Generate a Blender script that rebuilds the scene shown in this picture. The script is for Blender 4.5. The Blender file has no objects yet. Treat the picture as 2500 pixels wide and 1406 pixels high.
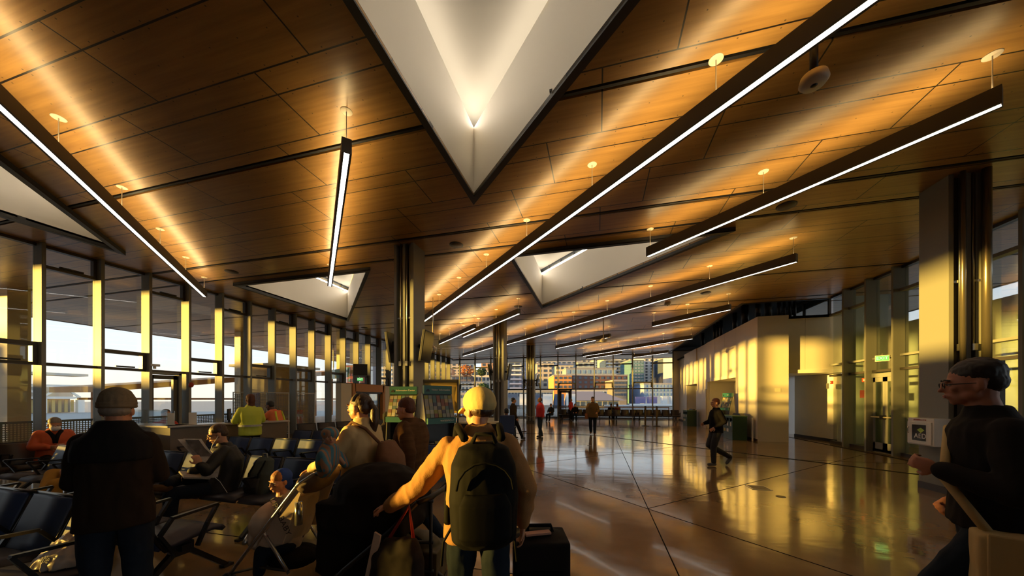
import bpy, bmesh, math, random
from mathutils import Vector, Matrix, noise
random.seed(7)
S = bpy.context.scene
COL = S.collection
# ---------------------------------------------------------------- camera
EYE = 1.62; F = 814.0; YAW = math.atan(210 / F)
cam_d = bpy.data.cameras.new('camera'); cam = bpy.data.objects.new('camera', cam_d); COL.objects.link(cam)
cam_d.sensor_width = 36; cam_d.lens = 36 * F / 2500; cam_d.shift_y = (975 - 703) / 2500
cam_d.clip_start = 0.05; cam_d.clip_end = 2000
cam.location = (0, 0, EYE); cam.rotation_euler = (math.pi / 2, 0, YAW)
S.camera = cam
# ---------------------------------------------------------------- exposure
S.view_settings.view_transform = 'Standard'; S.view_settings.look = 'None'
S.view_settings.gamma = 1; S.view_settings.exposure = EXPO = 0.85
# ---------------------------------------------------------------- sky
W = bpy.data.worlds.new('sky'); S.world = W; W.use_nodes = True
nt = W.node_tree; nt.nodes.clear()
def N(nt, t, **k):
    n = nt.nodes.new(t)
    for a, b in k.items():
        if a == 'ins':
            for i, v in b.items(): n.inputs[i].default_value = v
        else: setattr(n, a, b)
    return n
geo = N(nt, 'ShaderNodeTexCoord'); sep = N(nt, 'ShaderNodeSeparateXYZ'); rmp = N(nt, 'ShaderNodeValToRGB')
bg = N(nt, 'ShaderNodeBackground'); out = N(nt, 'ShaderNodeOutputWorld')
nz = N(nt, 'ShaderNodeTexNoise', ins={'Scale': 3.0, 'Detail': 4.0}); mp = N(nt, 'ShaderNodeMapping'); mp.inputs['Scale'].default_value = (1, 1, 5)
mixc = N(nt, 'ShaderNodeMix', data_type='RGBA'); mr = N(nt, 'ShaderNodeMapRange', ins={1: 0.5, 2: 0.75, 3: 0.0, 4: 0.35})
L = nt.links.new
L(geo.outputs['Generated'], sep.inputs[0]); L(sep.outputs[2], rmp.inputs[0])
L(geo.outputs['Generated'], mp.inputs[0]); L(mp.outputs[0], nz.inputs['Vector']); L(nz.outputs[0], mr.inputs[0])
L(mr.outputs[0], mixc.inputs[0]); L(rmp.outputs[0], mixc.inputs[6]); mixc.inputs[7].default_value = (1, .97, .93, 1)
e = rmp.color_ramp.elements
e[0].position = 0.0; e[0].color = (1.0, .90, .76, 1)
e[1].position = 1.0; e[1].color = (.30, .48, .85, 1)
x = e.new(.10); x.color = (.90, .92, .95, 1)
x = e.new(.30); x.color = (.66, .80, 1.0, 1)
L(mixc.outputs[2], bg.inputs[0]); bg.inputs[1].default_value = 0.74; L(bg.outputs[0], out.inputs[0])
# ---------------------------------------------------------------- sun, low in the west
SUN_AZ = math.radians(27); SUN_EL = math.atan(.049 * math.cos(SUN_AZ))
sl = bpy.data.lights.new('sun', 'SUN'); so = bpy.data.objects.new('sun', sl); COL.objects.link(so)
sl.energy = 11.0; sl.color = (1.0, .56, .10); sl.angle = math.radians(.9)
sd = Vector((math.cos(SUN_AZ), math.sin(SUN_AZ), -math.tan(SUN_EL)))
so.rotation_euler = sd.to_track_quat('-Z', 'Y').to_euler(); so.location = (-60, -40, 20)
S.cycles.max_bounces = 7; S.cycles.transparent_max_bounces = 24; S.cycles.caustics_reflective = False
S.cycles.caustics_refractive = False; S.cycles.sample_clamp_indirect = 4.0
S.cycles.use_denoising = True

# ---------------------------------------------------------------- materials
def srgb(h):
    h = h.lstrip('#'); c = [int(h[i:i + 2], 16) / 255 for i in (0, 2, 4)]
    return tuple(((v + .055) / 1.055) ** 2.4 if v > .04 else v / 12.92 for v in c) + (1,)
MATS = {}
def mat(name, col, rough=.6, metal=0, bump=0, bscale=40, vary=0, vscale=3, spec=.5, emit=None, es=1, coord='Object', stretch=(1, 1, 1)):
    if name in MATS: return MATS[name]
    m = bpy.data.materials.new(name); m.use_nodes = True; MATS[name] = m
    nt = m.node_tree; b = nt.nodes['Principled BSDF']; L = nt.links.new
    if isinstance(col, str): col = srgb(col)
    b.inputs['Base Color'].default_value = col; b.inputs['Roughness'].default_value = rough
    b.inputs['Metallic'].default_value = metal; b.inputs['Specular IOR Level'].default_value = spec if rough < .75 else .15
    tc = N(nt, 'ShaderNodeTexCoord'); mp = N(nt, 'ShaderNodeMapping'); mp.inputs['Scale'].default_value = stretch
    L(tc.outputs[coord], mp.inputs[0])
    if vary:
        n = N(nt, 'ShaderNodeTexNoise', ins={'Scale': vscale, 'Detail': 5.0}); L(mp.outputs[0], n.inputs['Vector'])
        r = N(nt, 'ShaderNodeMapRange', ins={1: .3, 2: .7, 3: 1 - vary, 4: 1 + vary * .6}); L(n.outputs[0], r.inputs[0])
        h = N(nt, 'ShaderNodeHueSaturation'); h.inputs['Color'].default_value = col; L(r.outputs[0], h.inputs['Value'])
        L(h.outputs[0], b.inputs['Base Color'])
    if bump:
        n = N(nt, 'ShaderNodeTexNoise', ins={'Scale': bscale, 'Detail': 4.0}); L(mp.outputs[0], n.inputs['Vector'])
        u = N(nt, 'ShaderNodeBump', ins={'Strength': bump, 'Distance': .004}); L(n.outputs[0], u.inputs['Height']); L(u.outputs[0], b.inputs['Normal'])
    if emit:
        b.inputs['Emission Color'].default_value = srgb(emit) if isinstance(emit, str) else emit
        b.inputs['Emission Strength'].default_value = es
    return m
def glass_mat(name, tint, gloss=.10):
    m = bpy.data.materials.new(name); m.use_nodes = True; nt = m.node_tree; nt.nodes.clear(); L = nt.links.new
    t = N(nt, 'ShaderNodeBsdfTransparent'); t.inputs[0].default_value = tint
    g = N(nt, 'ShaderNodeBsdfGlossy'); g.inputs['Roughness'].default_value = .02; g.inputs[0].default_value = (.9, .9, .9, 1)
    lw = N(nt, 'ShaderNodeLayerWeight'); lw.inputs['Blend'].default_value = .25
    r = N(nt, 'ShaderNodeMapRange', ins={1: 0., 2: 1., 3: gloss * .4, 4: .5}); mx = N(nt, 'ShaderNodeMixShader'); o = N(nt, 'ShaderNodeOutputMaterial')
    L(lw.outputs['Fresnel'], r.inputs[0]); L(r.outputs[0], mx.inputs[0]); L(t.outputs[0], mx.inputs[1]); L(g.outputs[0], mx.inputs[2]); L(mx.outputs[0], o.inputs[0])
    MATS[name] = m; return m
def emis(name, col, s):
    if name in MATS: return MATS[name]
    m = bpy.data.materials.new(name); m.use_nodes = True; nt = m.node_tree; nt.nodes.clear()
    e = N(nt, 'ShaderNodeEmission'); e.inputs[0].default_value = col; e.inputs[1].default_value = s
    o = N(nt, 'ShaderNodeOutputMaterial'); nt.links.new(e.outputs[0], o.inputs[0]); MATS[name] = m; return m

STEEL = mat('painted steel grey', (.235, .24, .215, 1), .48, bump=.04, bscale=9, spec=.25)
DSTEEL = mat('dark bronze metal', (.05, .045, .04, 1), .4)
BLACK = mat('black plastic', (.012, .012, .013, 1), .42)
WHITE = mat('white wall paint', (.74, .71, .64, 1), .45, vary=.03)
PANEL = mat('off white wall panel', (.66, .62, .54, 1), .32, vary=.04, vscale=1.2)
SHAFT = mat('white shaft paint', (.93, .88, .79, 1), .7)
GLASS = glass_mat('clear window glass', (.93, .96, .95, 1))
DGLASS = glass_mat('tinted glass', (.62, .72, .70, 1), .25)
GALV = mat('galvanised conduit', (.42, .42, .40, 1), .3, metal=.9)
CHROME = mat('polished metal', (.7, .7, .7, 1), .2, metal=1)
PERF = None

def wood_ceiling():
    m = bpy.data.materials.new('wood veneer ceiling panels'); m.use_nodes = True; nt = m.node_tree; L = nt.links.new
    b = nt.nodes['Principled BSDF']; g = N(nt, 'ShaderNodeNewGeometry'); s = N(nt, 'ShaderNodeSeparateXYZ'); L(g.outputs['Position'], s.inputs[0])
    def M(op, a, c=None, d=None):
        n = N(nt, 'ShaderNodeMath', operation=op)
        for i, v in enumerate((a, c, d)):
            if v is None: continue
            if isinstance(v, (int, float)): n.inputs[i].default_value = v
            else: L(v, n.inputs[i])
        return n.outputs[0]
    X, Y = s.outputs[0], s.outputs[1]
    # rows across Y, period .95: one wide panel (.65) then a narrow one (.30)
    yy = M('FLOORED_MODULO', M('SUBTRACT', Y, 4.26), .955)
    row = M('FLOOR', M('DIVIDE', M('SUBTRACT', Y, 4.26), .955))
    a = M('ABSOLUTE', M('SUBTRACT', yy, .66)); a0 = M('MINIMUM', yy, M('SUBTRACT', .955, yy))
    dy = M('MINIMUM', a, a0)
    narrow = M('GREATER_THAN', yy, .66)
    off = M('ADD', M('MULTIPLY', row, .79), M('MULTIPLY', narrow, .79))
    xx = M('FLOORED_MODULO', M('ADD', M('SUBTRACT', X, .05), off), 2.36)
    dx = M('MINIMUM', xx, M('SUBTRACT', 2.36, xx))
    seam = M('LESS_THAN', M('MINIMUM', dx, dy), .009)
    # fixings
    sx = M('ABSOLUTE', M('SUBTRACT', M('FLOORED_MODULO', xx, .393), .1965)); 
    sy = M('ABSOLUTE', M('SUBTRACT', dy, .035))
    scr = M('LESS_THAN', M('ADD', M('MULTIPLY', sx, sx), M('MULTIPLY', sy, sy)), .000070)
    mid = M('ABSOLUTE', M('SUBTRACT', yy, .33)); scr2 = M('LESS_THAN', M('ADD', M('MULTIPLY', sx, sx), M('MULTIPLY', mid, mid)), .000060)
    scr = M('MAXIMUM', scr, scr2)
    cm = N(nt, 'ShaderNodeCombineXYZ'); L(M('MULTIPLY', X, .5), cm.inputs[0]); L(M('MULTIPLY', Y, 9), cm.inputs[1]); L(M('ADD', M('MULTIPLY', row, 3.1), narrow), cm.inputs[2])
    n = N(nt, 'ShaderNodeTexNoise', ins={'Scale': 1.6, 'Detail': 6.0, 'Roughness': .6}); L(cm.outputs[0], n.inputs['Vector'])
    r = N(nt, 'ShaderNodeValToRGB'); L(n.outputs[0], r.inputs[0]); e = r.color_ramp.elements
    e[0].position = .3; e[0].color = (.34, .178, .046, 1); e[1].position = .75; e[1].color = (.52, .295, .085, 1)
    cell = N(nt, 'ShaderNodeTexWhiteNoise', noise_dimensions='3D'); c2 = N(nt, 'ShaderNodeCombineXYZ')
    L(M('FLOOR', M('DIVIDE', M('ADD', M('SUBTRACT', X, .05), off), 2.36)), c2.inputs[0]); L(row, c2.inputs[1]); L(narrow, c2.inputs[2]); L(c2.outputs[0], cell.inputs[0])
    hs = N(nt, 'ShaderNodeHueSaturation'); L(r.outputs[0], hs.inputs['Color']); L(M('ADD', .90, M('MULTIPLY', cell.outputs[0], .2)), hs.inputs['Value'])
    m1 = N(nt, 'ShaderNodeMix', data_type='RGBA'); L(M('MAXIMUM', seam, M('MULTIPLY', scr, .75)), m1.inputs[0]); L(hs.outputs[0], m1.inputs[6]); m1.inputs[7].default_value = (.012, .009, .007, 1)
    L(m1.outputs[2], b.inputs['Base Color'])
    b.inputs['Roughness'].default_value = .33; b.inputs['Specular IOR Level'].default_value = .75
    n2 = N(nt, 'ShaderNodeTexNoise', ins={'Scale': 1.2, 'Detail': 2.0}); L(g.outputs['Position'], n2.inputs['Vector'])
    u = N(nt, 'ShaderNodeBump', ins={'Strength': .15, 'Distance': .02}); L(n2.outputs[0], u.inputs['Height']); L(u.outputs[0], b.inputs['Normal'])
    return m
WOOD = wood_ceiling()
def floor_mat():
    m = bpy.data.materials.new('polished concrete'); m.use_nodes = True; nt = m.node_tree; L = nt.links.new
    b = nt.nodes['Principled BSDF']; g = N(nt, 'ShaderNodeNewGeometry')
    n = N(nt, 'ShaderNodeTexNoise', ins={'Scale': .8, 'Detail': 8.0, 'Roughness': .6}); L(g.outputs['Position'], n.inputs['Vector'])
    r = N(nt, 'ShaderNodeValToRGB'); L(n.outputs[0], r.inputs[0]); e = r.color_ramp.elements
    e[0].position = .3; e[0].color = (.22, .132, .055, 1); e[1].position = .7; e[1].color = (.34, .21, .095, 1)
    L(r.outputs[0], b.inputs['Base Color'])
    mp = N(nt, 'ShaderNodeMapping'); mp.inputs['Rotation'].default_value = (0, 0, -YAW); mp.inputs['Scale'].default_value = (.9, 2.2, 1)
    L(g.outputs['Position'], mp.inputs[0])
    n2 = N(nt, 'ShaderNodeTexNoise', ins={'Scale': 1.3, 'Detail': 3.0}); L(mp.outputs[0], n2.inputs['Vector'])
    u = N(nt, 'ShaderNodeBump', ins={'Strength': .12, 'Distance': .03}); L(n2.outputs[0], u.inputs['Height']); L(u.outputs[0], b.inputs['Normal'])
    rr = N(nt, 'ShaderNodeMapRange', ins={1: .3, 2: .7, 3: .07, 4: .17}); L(n.outputs[0], rr.inputs[0]); L(rr.outputs[0], b.inputs['Roughness'])
    b.inputs['Specular IOR Level'].default_value = 1.0; b.inputs['Coat Weight'].default_value = .25; b.inputs['Coat Roughness'].default_value = .05
    return m
FLOOR = floor_mat()
def perf_mat(name, col, pitch, rad, rough=.45):
    m = bpy.data.materials.new(name); m.use_nodes = True; nt = m.node_tree; L = nt.links.new
    b = nt.nodes['Principled BSDF']; b.inputs['Base Color'].default_value = col; b.inputs['Roughness'].default_value = rough
    g = N(nt, 'ShaderNodeTexCoord'); s = N(nt, 'ShaderNodeSeparateXYZ'); L(g.outputs['Object'], s.inputs[0])
    def M(op, a, c=None):
        n = N(nt, 'ShaderNodeMath', operation=op)
        for i, v in enumerate((a, c)):
            if v is None: continue
            if isinstance(v, (int, float)): n.inputs[i].default_value = v
            else: L(v, n.inputs[i])
        return n.outputs[0]
    def cell(v): 
        q = M('SUBTRACT', M('FLOORED_MODULO', v, pitch), pitch / 2); return M('MULTIPLY', q, q)
    d = M('ADD', cell(s.outputs[0]), cell(s.outputs[2]))
    h = M('LESS_THAN', d, rad * rad)
    t = N(nt, 'ShaderNodeBsdfTransparent'); mx = N(nt, 'ShaderNodeMixShader'); L(h, mx.inputs[0]); L(b.outputs[0], mx.inputs[1]); L(t.outputs[0], mx.inputs[2])
    L(mx.outputs[0], nt.nodes['Material Output'].inputs[0]); return m

# ---------------------------------------------------------------- mesh building
class MB:
    def __init__(s): s.v = []; s.f = []
    def add(s, vs, fs):
        o = len(s.v); s.v += [tuple(v) for v in vs]; s.f += [tuple(i + o for i in f) for f in fs]; return s
    def box(s, a, b, rz=0, c=None):
        (x0, y0, z0), (x1, y1, z1) = a, b
        vs = [Vector(p) for p in ((x0, y0, z0), (x1, y0, z0), (x1, y1, z0), (x0, y1, z0), (x0, y0, z1), (x1, y0, z1), (x1, y1, z1), (x0, y1, z1))]
        if rz:
            c = Vector(c or ((x0 + x1) / 2, (y0 + y1) / 2, 0)); R = Matrix.Rotation(rz, 3, 'Z'); vs = [R @ (v - c) + c for v in vs]
        return s.add(vs, [(3, 2, 1, 0), (4, 5, 6, 7), (0, 1, 5, 4), (1, 2, 6, 5), (2, 3, 7, 6), (3, 0, 4, 7)])
    def cb(s, c, d, M=None):  # centred box, optional 3x3
        vs = [Vector((sx * d[0] / 2, sy * d[1] / 2, sz * d[2] / 2)) for sz in (-1, 1) for sx, sy in ((-1, -1), (1, -1), (1, 1), (-1, 1))]
        if M: vs = [M @ v for v in vs]
        vs = [v + Vector(c) for v in vs]
        return s.add(vs, [(3, 2, 1, 0), (4, 5, 6, 7), (0, 1, 5, 4), (1, 2, 6, 5), (2, 3, 7, 6), (3, 0, 4, 7)])
    def bar(s, p, q, w, h, up=(0, 0, 1)):  # rectangular bar from p to q
        p, q = Vector(p), Vector(q); d = (q - p); l = d.length; d.normalize(); u = Vector(up); r = d.cross(u)
        if r.length < 1e-4: r = d.cross(Vector((1, 0, 0)))
        r.normalize(); u = r.cross(d)
        M = Matrix((d, r, u)).transposed(); return s.cb((p + q) / 2, (l, w, h), M)
    def tube(s, pts, r, n=8, closed=False):
        pts = [Vector(p) for p in pts]; rs = r if isinstance(r, (list, tuple)) else [r] * len(pts); o = len(s.v); rings = []
        up = None
        for i, p in enumerate(pts):
            d = (pts[min(i + 1, len(pts) - 1)] - pts[max(i - 1, 0)]).normalized()
            if up is None:
                up = d.orthogonal().normalized()
            up = (up - d * up.dot(d)); up = up.normalized() if up.length > 1e-5 else d.orthogonal().normalized()
            b = d.cross(up); s.v += [tuple(p + (up * math.cos(2 * math.pi * k / n) + b * math.sin(2 * math.pi * k / n)) * rs[i]) for k in range(n)]
        for i in range(len(pts) - 1):
            for k in range(n):
                a = o + i * n + k; c = o + i * n + (k + 1) % n; s.f.append((a, c, c + n, a + n))
        s.f.append(tuple(o + k for k in reversed(range(n)))); s.f.append(tuple(o + (len(pts) - 1) * n + k for k in range(n)))
        return s
    def lathe(s, prof, c=(0, 0, 0), n=20):  # prof: (r,z)
        o = len(s.v)
        for r, z in prof: s.v += [(c[0] + r * math.cos(2 * math.pi * k / n), c[1] + r * math.sin(2 * math.pi * k / n), c[2] + z) for k in range(n)]
        for i in range(len(prof) - 1):
            for k in range(n):
                a = o + i * n + k; b = o + i * n + (k + 1) % n; s.f.append((a, b, b + n, a + n))
        s.f.append(tuple(o + k for k in reversed(range(n)))); s.f.append(tuple(o + (len(prof) - 1) * n + k for k in range(n)))
        return s
    def prism(s, poly, h0, h1, axis='z'):  # poly 2D ccw
        n = len(poly)
        def P(p, h): return {'z': (p[0], p[1], h), 'y': (p[0], h, p[1]), 'x': (h, p[0], p[1])}[axis]
        vs = [P(p, h0) for p in poly] + [P(p, h1) for p in poly]
        return s.add(vs, [tuple(reversed(range(n))), tuple(range(n, 2 * n))] + [(i, (i + 1) % n, n + (i + 1) % n, n + i) for i in range(n)])
    def ell(s, c, r, M=None, n=14, m=9):
        vs = []; c = Vector(c)
        for i in range(m + 1):
            t = math.pi * i / m
            for k in range(n):
                v = Vector((r[0] * math.sin(t) * math.cos(2 * math.pi * k / n), r[1] * math.sin(t) * math.sin(2 * math.pi * k / n), r[2] * math.cos(t)))
                vs.append((M @ v if M else v) + c)
        fs = [(i * n + k, (i + 1) * n + k, (i + 1) * n + (k + 1) % n, i * n + (k + 1) % n) for i in range(m) for k in range(n)]
        return s.add(vs, fs)
    def mesh(s, name, m, smooth=False):
        me = bpy.data.meshes.new(name); me.from_pydata(s.v, [], s.f); 
        if m: me.materials.append(m)
        bm = bmesh.new(); bm.from_mesh(me); bmesh.ops.recalc_face_normals(bm, faces=bm.faces); bm.to_mesh(me); bm.free()
        if smooth: me.polygons.foreach_set('use_smooth', [True] * len(me.polygons))
        me.update(); return me
    def build(s, name, m, parent=None, smooth=False, bevel=0, label=None, seg=2):
        o = bpy.data.objects.new(name, s.mesh(name, m, smooth)); COL.objects.link(o)
        if parent is not None: o.parent = parent
        if bevel:
            b = o.modifiers.new('bevel', 'BEVEL'); b.width = bevel; b.segments = seg; b.limit_method = 'ANGLE'; b.angle_limit = math.radians(40)
        if label: o['label'] = label
        return o
def empty(name, loc=(0, 0, 0), rz=0, label=None, cat=None, group=None, kind=None):
    o = bpy.data.objects.new(name, None); COL.objects.link(o); o.empty_display_size = .1
    o.location = loc; o.rotation_euler = (0, 0, rz); return tag(o, label, cat, group, kind)
def tag(o, label=None, cat=None, group=None, kind=None):
    if label: o['label'] = label
    if cat: o['category'] = cat
    if group: o['group'] = group
    if kind: o['kind'] = kind
    return o
def kids(o): return [c for c in COL.objects if c.parent == o]
KID = {}
def copy_tree(o, parent=None, loc=None, rz=None, label=None, group=None, tree=None):
    if tree is None:
        tree = {}
        for c in COL.objects:
            if c.parent: tree.setdefault(c.parent.name, []).append(c)
    c = o.copy(); COL.objects.link(c); c.parent = parent
    if loc is not None: c.location = loc
    if rz is not None: c.rotation_euler = (0, 0, rz)
    if label: c['label'] = label
    if group: c['group'] = group
    for ch in tree.get(o.name, []): copy_tree(ch, c, tree=tree)
    return c
def text(s, size, m, parent, loc, rot, name='lettering', ext=.001, align='CENTER'):
    cu = bpy.data.curves.new('t', 'FONT'); cu.body = s; cu.size = size; cu.extrude = ext; cu.align_x = align; cu.align_y = 'CENTER'
    t = bpy.data.objects.new('t', cu); COL.objects.link(t); bpy.context.view_layer.update()
    me = bpy.data.meshes.new_from_object(t.evaluated_get(bpy.context.evaluated_depsgraph_get())); bpy.data.objects.remove(t)
    me.materials.clear(); me.materials.append(m); o = bpy.data.objects.new(name, me); COL.objects.link(o); o.parent = parent
    o.location = loc; o.rotation_euler = rot; return o
def ray(x, y):
    u = (x - 1250) / F; return Vector((u * math.cos(YAW) - math.sin(YAW), u * math.sin(YAW) + math.cos(YAW), (975 - y) / F))
def at(x, y, d): return Vector((0, 0, EYE)) + ray(x, y) * d          # point at depth d metres from the camera
# ================================================================ ROOM SHELL
H = EYE + 3.81; XL = -13.3; XR = 8.45; YF = 29.0
fl = MB().box((-13.6, -9, -.2), (10.5, YF + .1, 0)).build('floor', FLOOR); tag(fl, kind='structure')
JOINT = mat('dark floor joint', (.012, .009, .006, 1), .97)
def fjoint(p, q, w):
    o = MB().bar((p[0], p[1], .0005), (q[0], q[1], .0005), w, .004).build('trim_1', JOINT); tag(o, kind='structure')
fjoint((-13, 15.55), (-.2, 15.55), .16); fjoint((-.2, 15.55), (7.95, 8.0), .13); fjoint((7.95, 8.0), (7.95, 18), .12)
fjoint((.72, -4), (.72, 28.8), .012); fjoint((-6, 12.0), (5.6, .4), .012); fjoint((-13, 3.0), (8, 3.0), .01); fjoint((-13, 10.6), (8, 10.6), .01); fjoint((-5.8, -4), (-5.8, 28), .01); fjoint((-2, 7.85), (6.5, 16.4), .012); fjoint((.72, 5.3), (7.9, 12.4), .012)
# ceiling: one plane from the outer canopy edge to the far canopy, with triangular skylight openings and dark reveals
XC0, XC1, YC0, YC1 = -25.3, 13.0, -24.0, 33.0
SKY = [(-2.25, .82, 5.86), (-11.5, 8.32, 13.36), (-2.2, 8.4, 13.42), (-11.75, .75, 5.72)]   # x of long edge, y of far leg, y of apex
REV = [y + 7.56 * k for k in (-1, 0, 1, 2, 3) for y in (-3.34 + 7.56, -.55 + 7.56 + .05, .44 + 7.56)]
def tri(s):
    x, y0, y1 = s; return [(x, y0), (x + (y1 - y0), y0), (x, y1)]
bm = bmesh.new()
vs = [bm.verts.new(p) for p in ((XC0, YC0, H), (XC1, YC0, H), (XC1, YC1, H), (XC0, YC1, H))]; bm.faces.new(vs)
def cut(p, n):
    bmesh.ops.bisect_plane(bm, geom=bm.verts[:] + bm.edges[:] + bm.faces[:], dist=1e-5, plane_co=(p[0], p[1], H), plane_no=(n[0], n[1], 0))
RW = .055
for y in REV: cut((0, y - RW), (0, 1)); cut((0, y + RW), (0, 1))
for s in SKY:
    t = tri(s); cut(t[0], (1, 0)); cut(t[0], (0, 1)); cut(t[1], (1, 1))
KX, KY = 5.95, 14.8    # open plenum over the kiosk block: ceiling stops there
cut((5.6, 0), (1, 0)); cut((0, 15.2), (0, 1)); cut((XR + .1, 0), (1, 0)); cut((0, YF - .1), (0, 1))
def gone(c):
    for s in SKY:
        x, y0, y1 = s
        if c.x > x and c.y > y0 and (c.x - x) + (c.y - y0) < (y1 - y0): return True
    if any(abs(c.y - y) < RW for y in REV): return True
    return 5.6 < c.x < XR + .1 and 15.2 < c.y < YF - .1
bmesh.ops.delete(bm, geom=[f for f in bm.faces if gone(f.calc_center_median())], context='FACES')
r = bmesh.ops.extrude_face_region(bm, geom=bm.faces[:]); bmesh.ops.translate(bm, verts=[v for v in r['geom'] if isinstance(v, bmesh.types.BMVert)], vec=(0, 0, .04))
bmesh.ops.recalc_face_normals(bm, faces=bm.faces)
me = bpy.data.meshes.new('ceiling'); bm.to_mesh(me); bm.free(); me.materials.append(WOOD)
ce = bpy.data.objects.new('ceiling', me); COL.objects.link(ce); tag(ce, kind='structure')
REVM = mat('black reveal', (.010, .010, .011, 1), .6)
# dark reveals above the slots (cut round the skylights)
for i, y in enumerate(REV):
    segs = [(XC0, XC1)]
    for s in SKY:
        x, y0, y1 = s
        if y0 - .02 < y < y1:
            a, b = x - .02, x + (y1 - y) + .02; ns = []
            for p, q in segs:
                if b <= p or a >= q: ns.append((p, q)); continue
                if a > p: ns.append((p, a))
                if b < q: ns.append((b, q))
            segs = ns
    if y > 15.3: segs = [(p, min(q, 5.62)) for p, q in segs if p < 5.62] + ([] if y < 29 else [])
    m = MB()
    for p, q in segs: m.box((p, y - RW, H + .05), (q, y + RW, H + .08)); m.box((p, y - .02, H + .0), (q, y + .02, H + .05))
    o = m.build('ceiling_reveal', REVM); tag(o, kind='structure')
# roof above (keeps light out except through skylights)
ROOF = mat('roof deck', (.1, .1, .1, 1), .8)
bm = bmesh.new()
vs = [bm.verts.new(p) for p in ((XC0, YC0, H + .35), (XC1, YC0, H + .35), (XC1, YC1, H + .35), (XC0, YC1, H + .35))]; bm.faces.new(vs)
for s in SKY:
    t = tri(s)
    for p, n in ((t[0], (1, 0)), (t[0], (0, 1)), (t[1], (1, 1))):
        bmesh.ops.bisect_plane(bm, geom=bm.verts[:] + bm.edges[:] + bm.faces[:], dist=1e-5, plane_co=(p[0], p[1], 0), plane_no=(n[0], n[1], 0))
def gone2(c): return any(c.x > x and c.y > y0 and (c.x - x) + (c.y - y0) < (y1 - y0) for x, y0, y1 in SKY)
bmesh.ops.delete(bm, geom=[f for f in bm.faces if gone2(f.calc_center_median())], context='FACES')
me = bpy.data.meshes.new('roof'); bm.to_mesh(me); bm.free(); me.materials.append(ROOF); o = bpy.data.objects.new('roof', me); COL.objects.link(o); tag(o, kind='structure')
FASC = mat('dark fascia', (.05, .048, .045, 1), .5)
o = MB().box((XC0 - .1, YC0, H - .02), (XC0, YC1, H + .4)).box((XC0, YC1, H - .02), (XC1, YC1 + .1, H + .4)).box((XC1, YC0, H - .02), (XC1 + .1, YC1, H + .4)).build('trim_2', FASC); tag(o, kind='structure')
# skylight shafts
LIDM = mat('skylight lid plaster', (.40, .37, .31, 1), .8)
FILL = emis('added fill strip', (1, .88, .72, 1), 8)  # glow added to brighten the skylight shafts
LEDF = emis('shaft foot lamp', (1, .82, .58, 1), 1.6)
FRM = mat('charcoal skylight edge', (.035, .037, .04, 1), .5)
def skylight(s, label):
    x, y0, y1 = s; L_ = y1 - y0; hw = 1.27; hl = 1.64; set_ = .25
    r = empty('skylight', (x, y0, H), 0, None, None, None, 'structure')
    T = [Vector((0, 0)), Vector((L_, 0)), Vector((0, L_))]
    def ring(off):  # offset triangle outward
        return [Vector((-off, -off)), Vector((L_ + off * 2.4142, -off)), Vector((-off, L_ + off * 2.4142))]
    def wall(inner, outer, z0, z1, name, m, par=r):
        b = MB(); 
        for i in range(3):
            j = (i + 1) % 3; a, c, d, e = inner[i], inner[j], outer[j], outer[i]
            vs = [(a.x, a.y, z0), (c.x, c.y, z0), (d.x, d.y, z0), (e.x, e.y, z0), (a.x, a.y, z1), (c.x, c.y, z1), (d.x, d.y, z1), (e.x, e.y, z1)]
            b.add(vs, [(0, 1, 2, 3), (4, 5, 6, 7), (0, 1, 5, 4), (1, 2, 6, 5), (2, 3, 7, 6), (3, 0, 4, 7)])
        return b.build(name, m, par)
    wall(T, ring(set_ + .06), .0 + .045, hw, 'shaft_wall', SHAFT)
    wall(ring(.0), ring(.05), -.09, .045, 'edge_frame', FRM); wall(ring(-.05), ring(.05), -.10, -.075, 'edge_lip', FRM)
    g = wall(ring(set_), ring(set_ + .012), hw, hl, 'clerestory_glass', GLASS)
    # frames: posts and head rail
    b = MB(); R = ring(set_)
    for i in range(3):
        p, q = R[i], R[(i + 1) % 3]; n = max(2, round((q - p).length / .75))
        for k in range(n + 1):
            c = p.lerp(q, k / n); b.box((c.x - .03, c.y - .03, hw), (c.x + .03, c.y + .03, hl))
        for z in (hw + .015, hl - .03): b.bar((p.x, p.y, z), (q.x, q.y, z), .06, .05)
    b.build('clerestory_frame', FRM, r)
    wl = ring(set_ + .9); b = MB(); b.prism([(v.x, v.y) for v in wl], hl, hl + .12); b.build('lid', LIDM, r)
    # fill strip added just above the ledge to brighten the shaft walls
    b = MB(); R = ring(.10)
    for i in range(3):
        p, q = R[i], R[(i + 1) % 3]; b.bar((p.x, p.y, hw + .10), (q.x, q.y, hw + .10), .05, .04)
    b.build('added_fill_strip', FILL, r)
    # led line along the foot of the shaft, behind the lip of the edge frame
    b = MB(); R1 = ring(.02)
    for i in range(3):
        p, q = R1[i], R1[(i + 1) % 3]; b.bar((p.x, p.y, -.05), (q.x, q.y, -.05), .035, .02)
    b.build('foot_lamp', LEDF, r)
    return r
for s in SKY: skylight(s, '')

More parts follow.
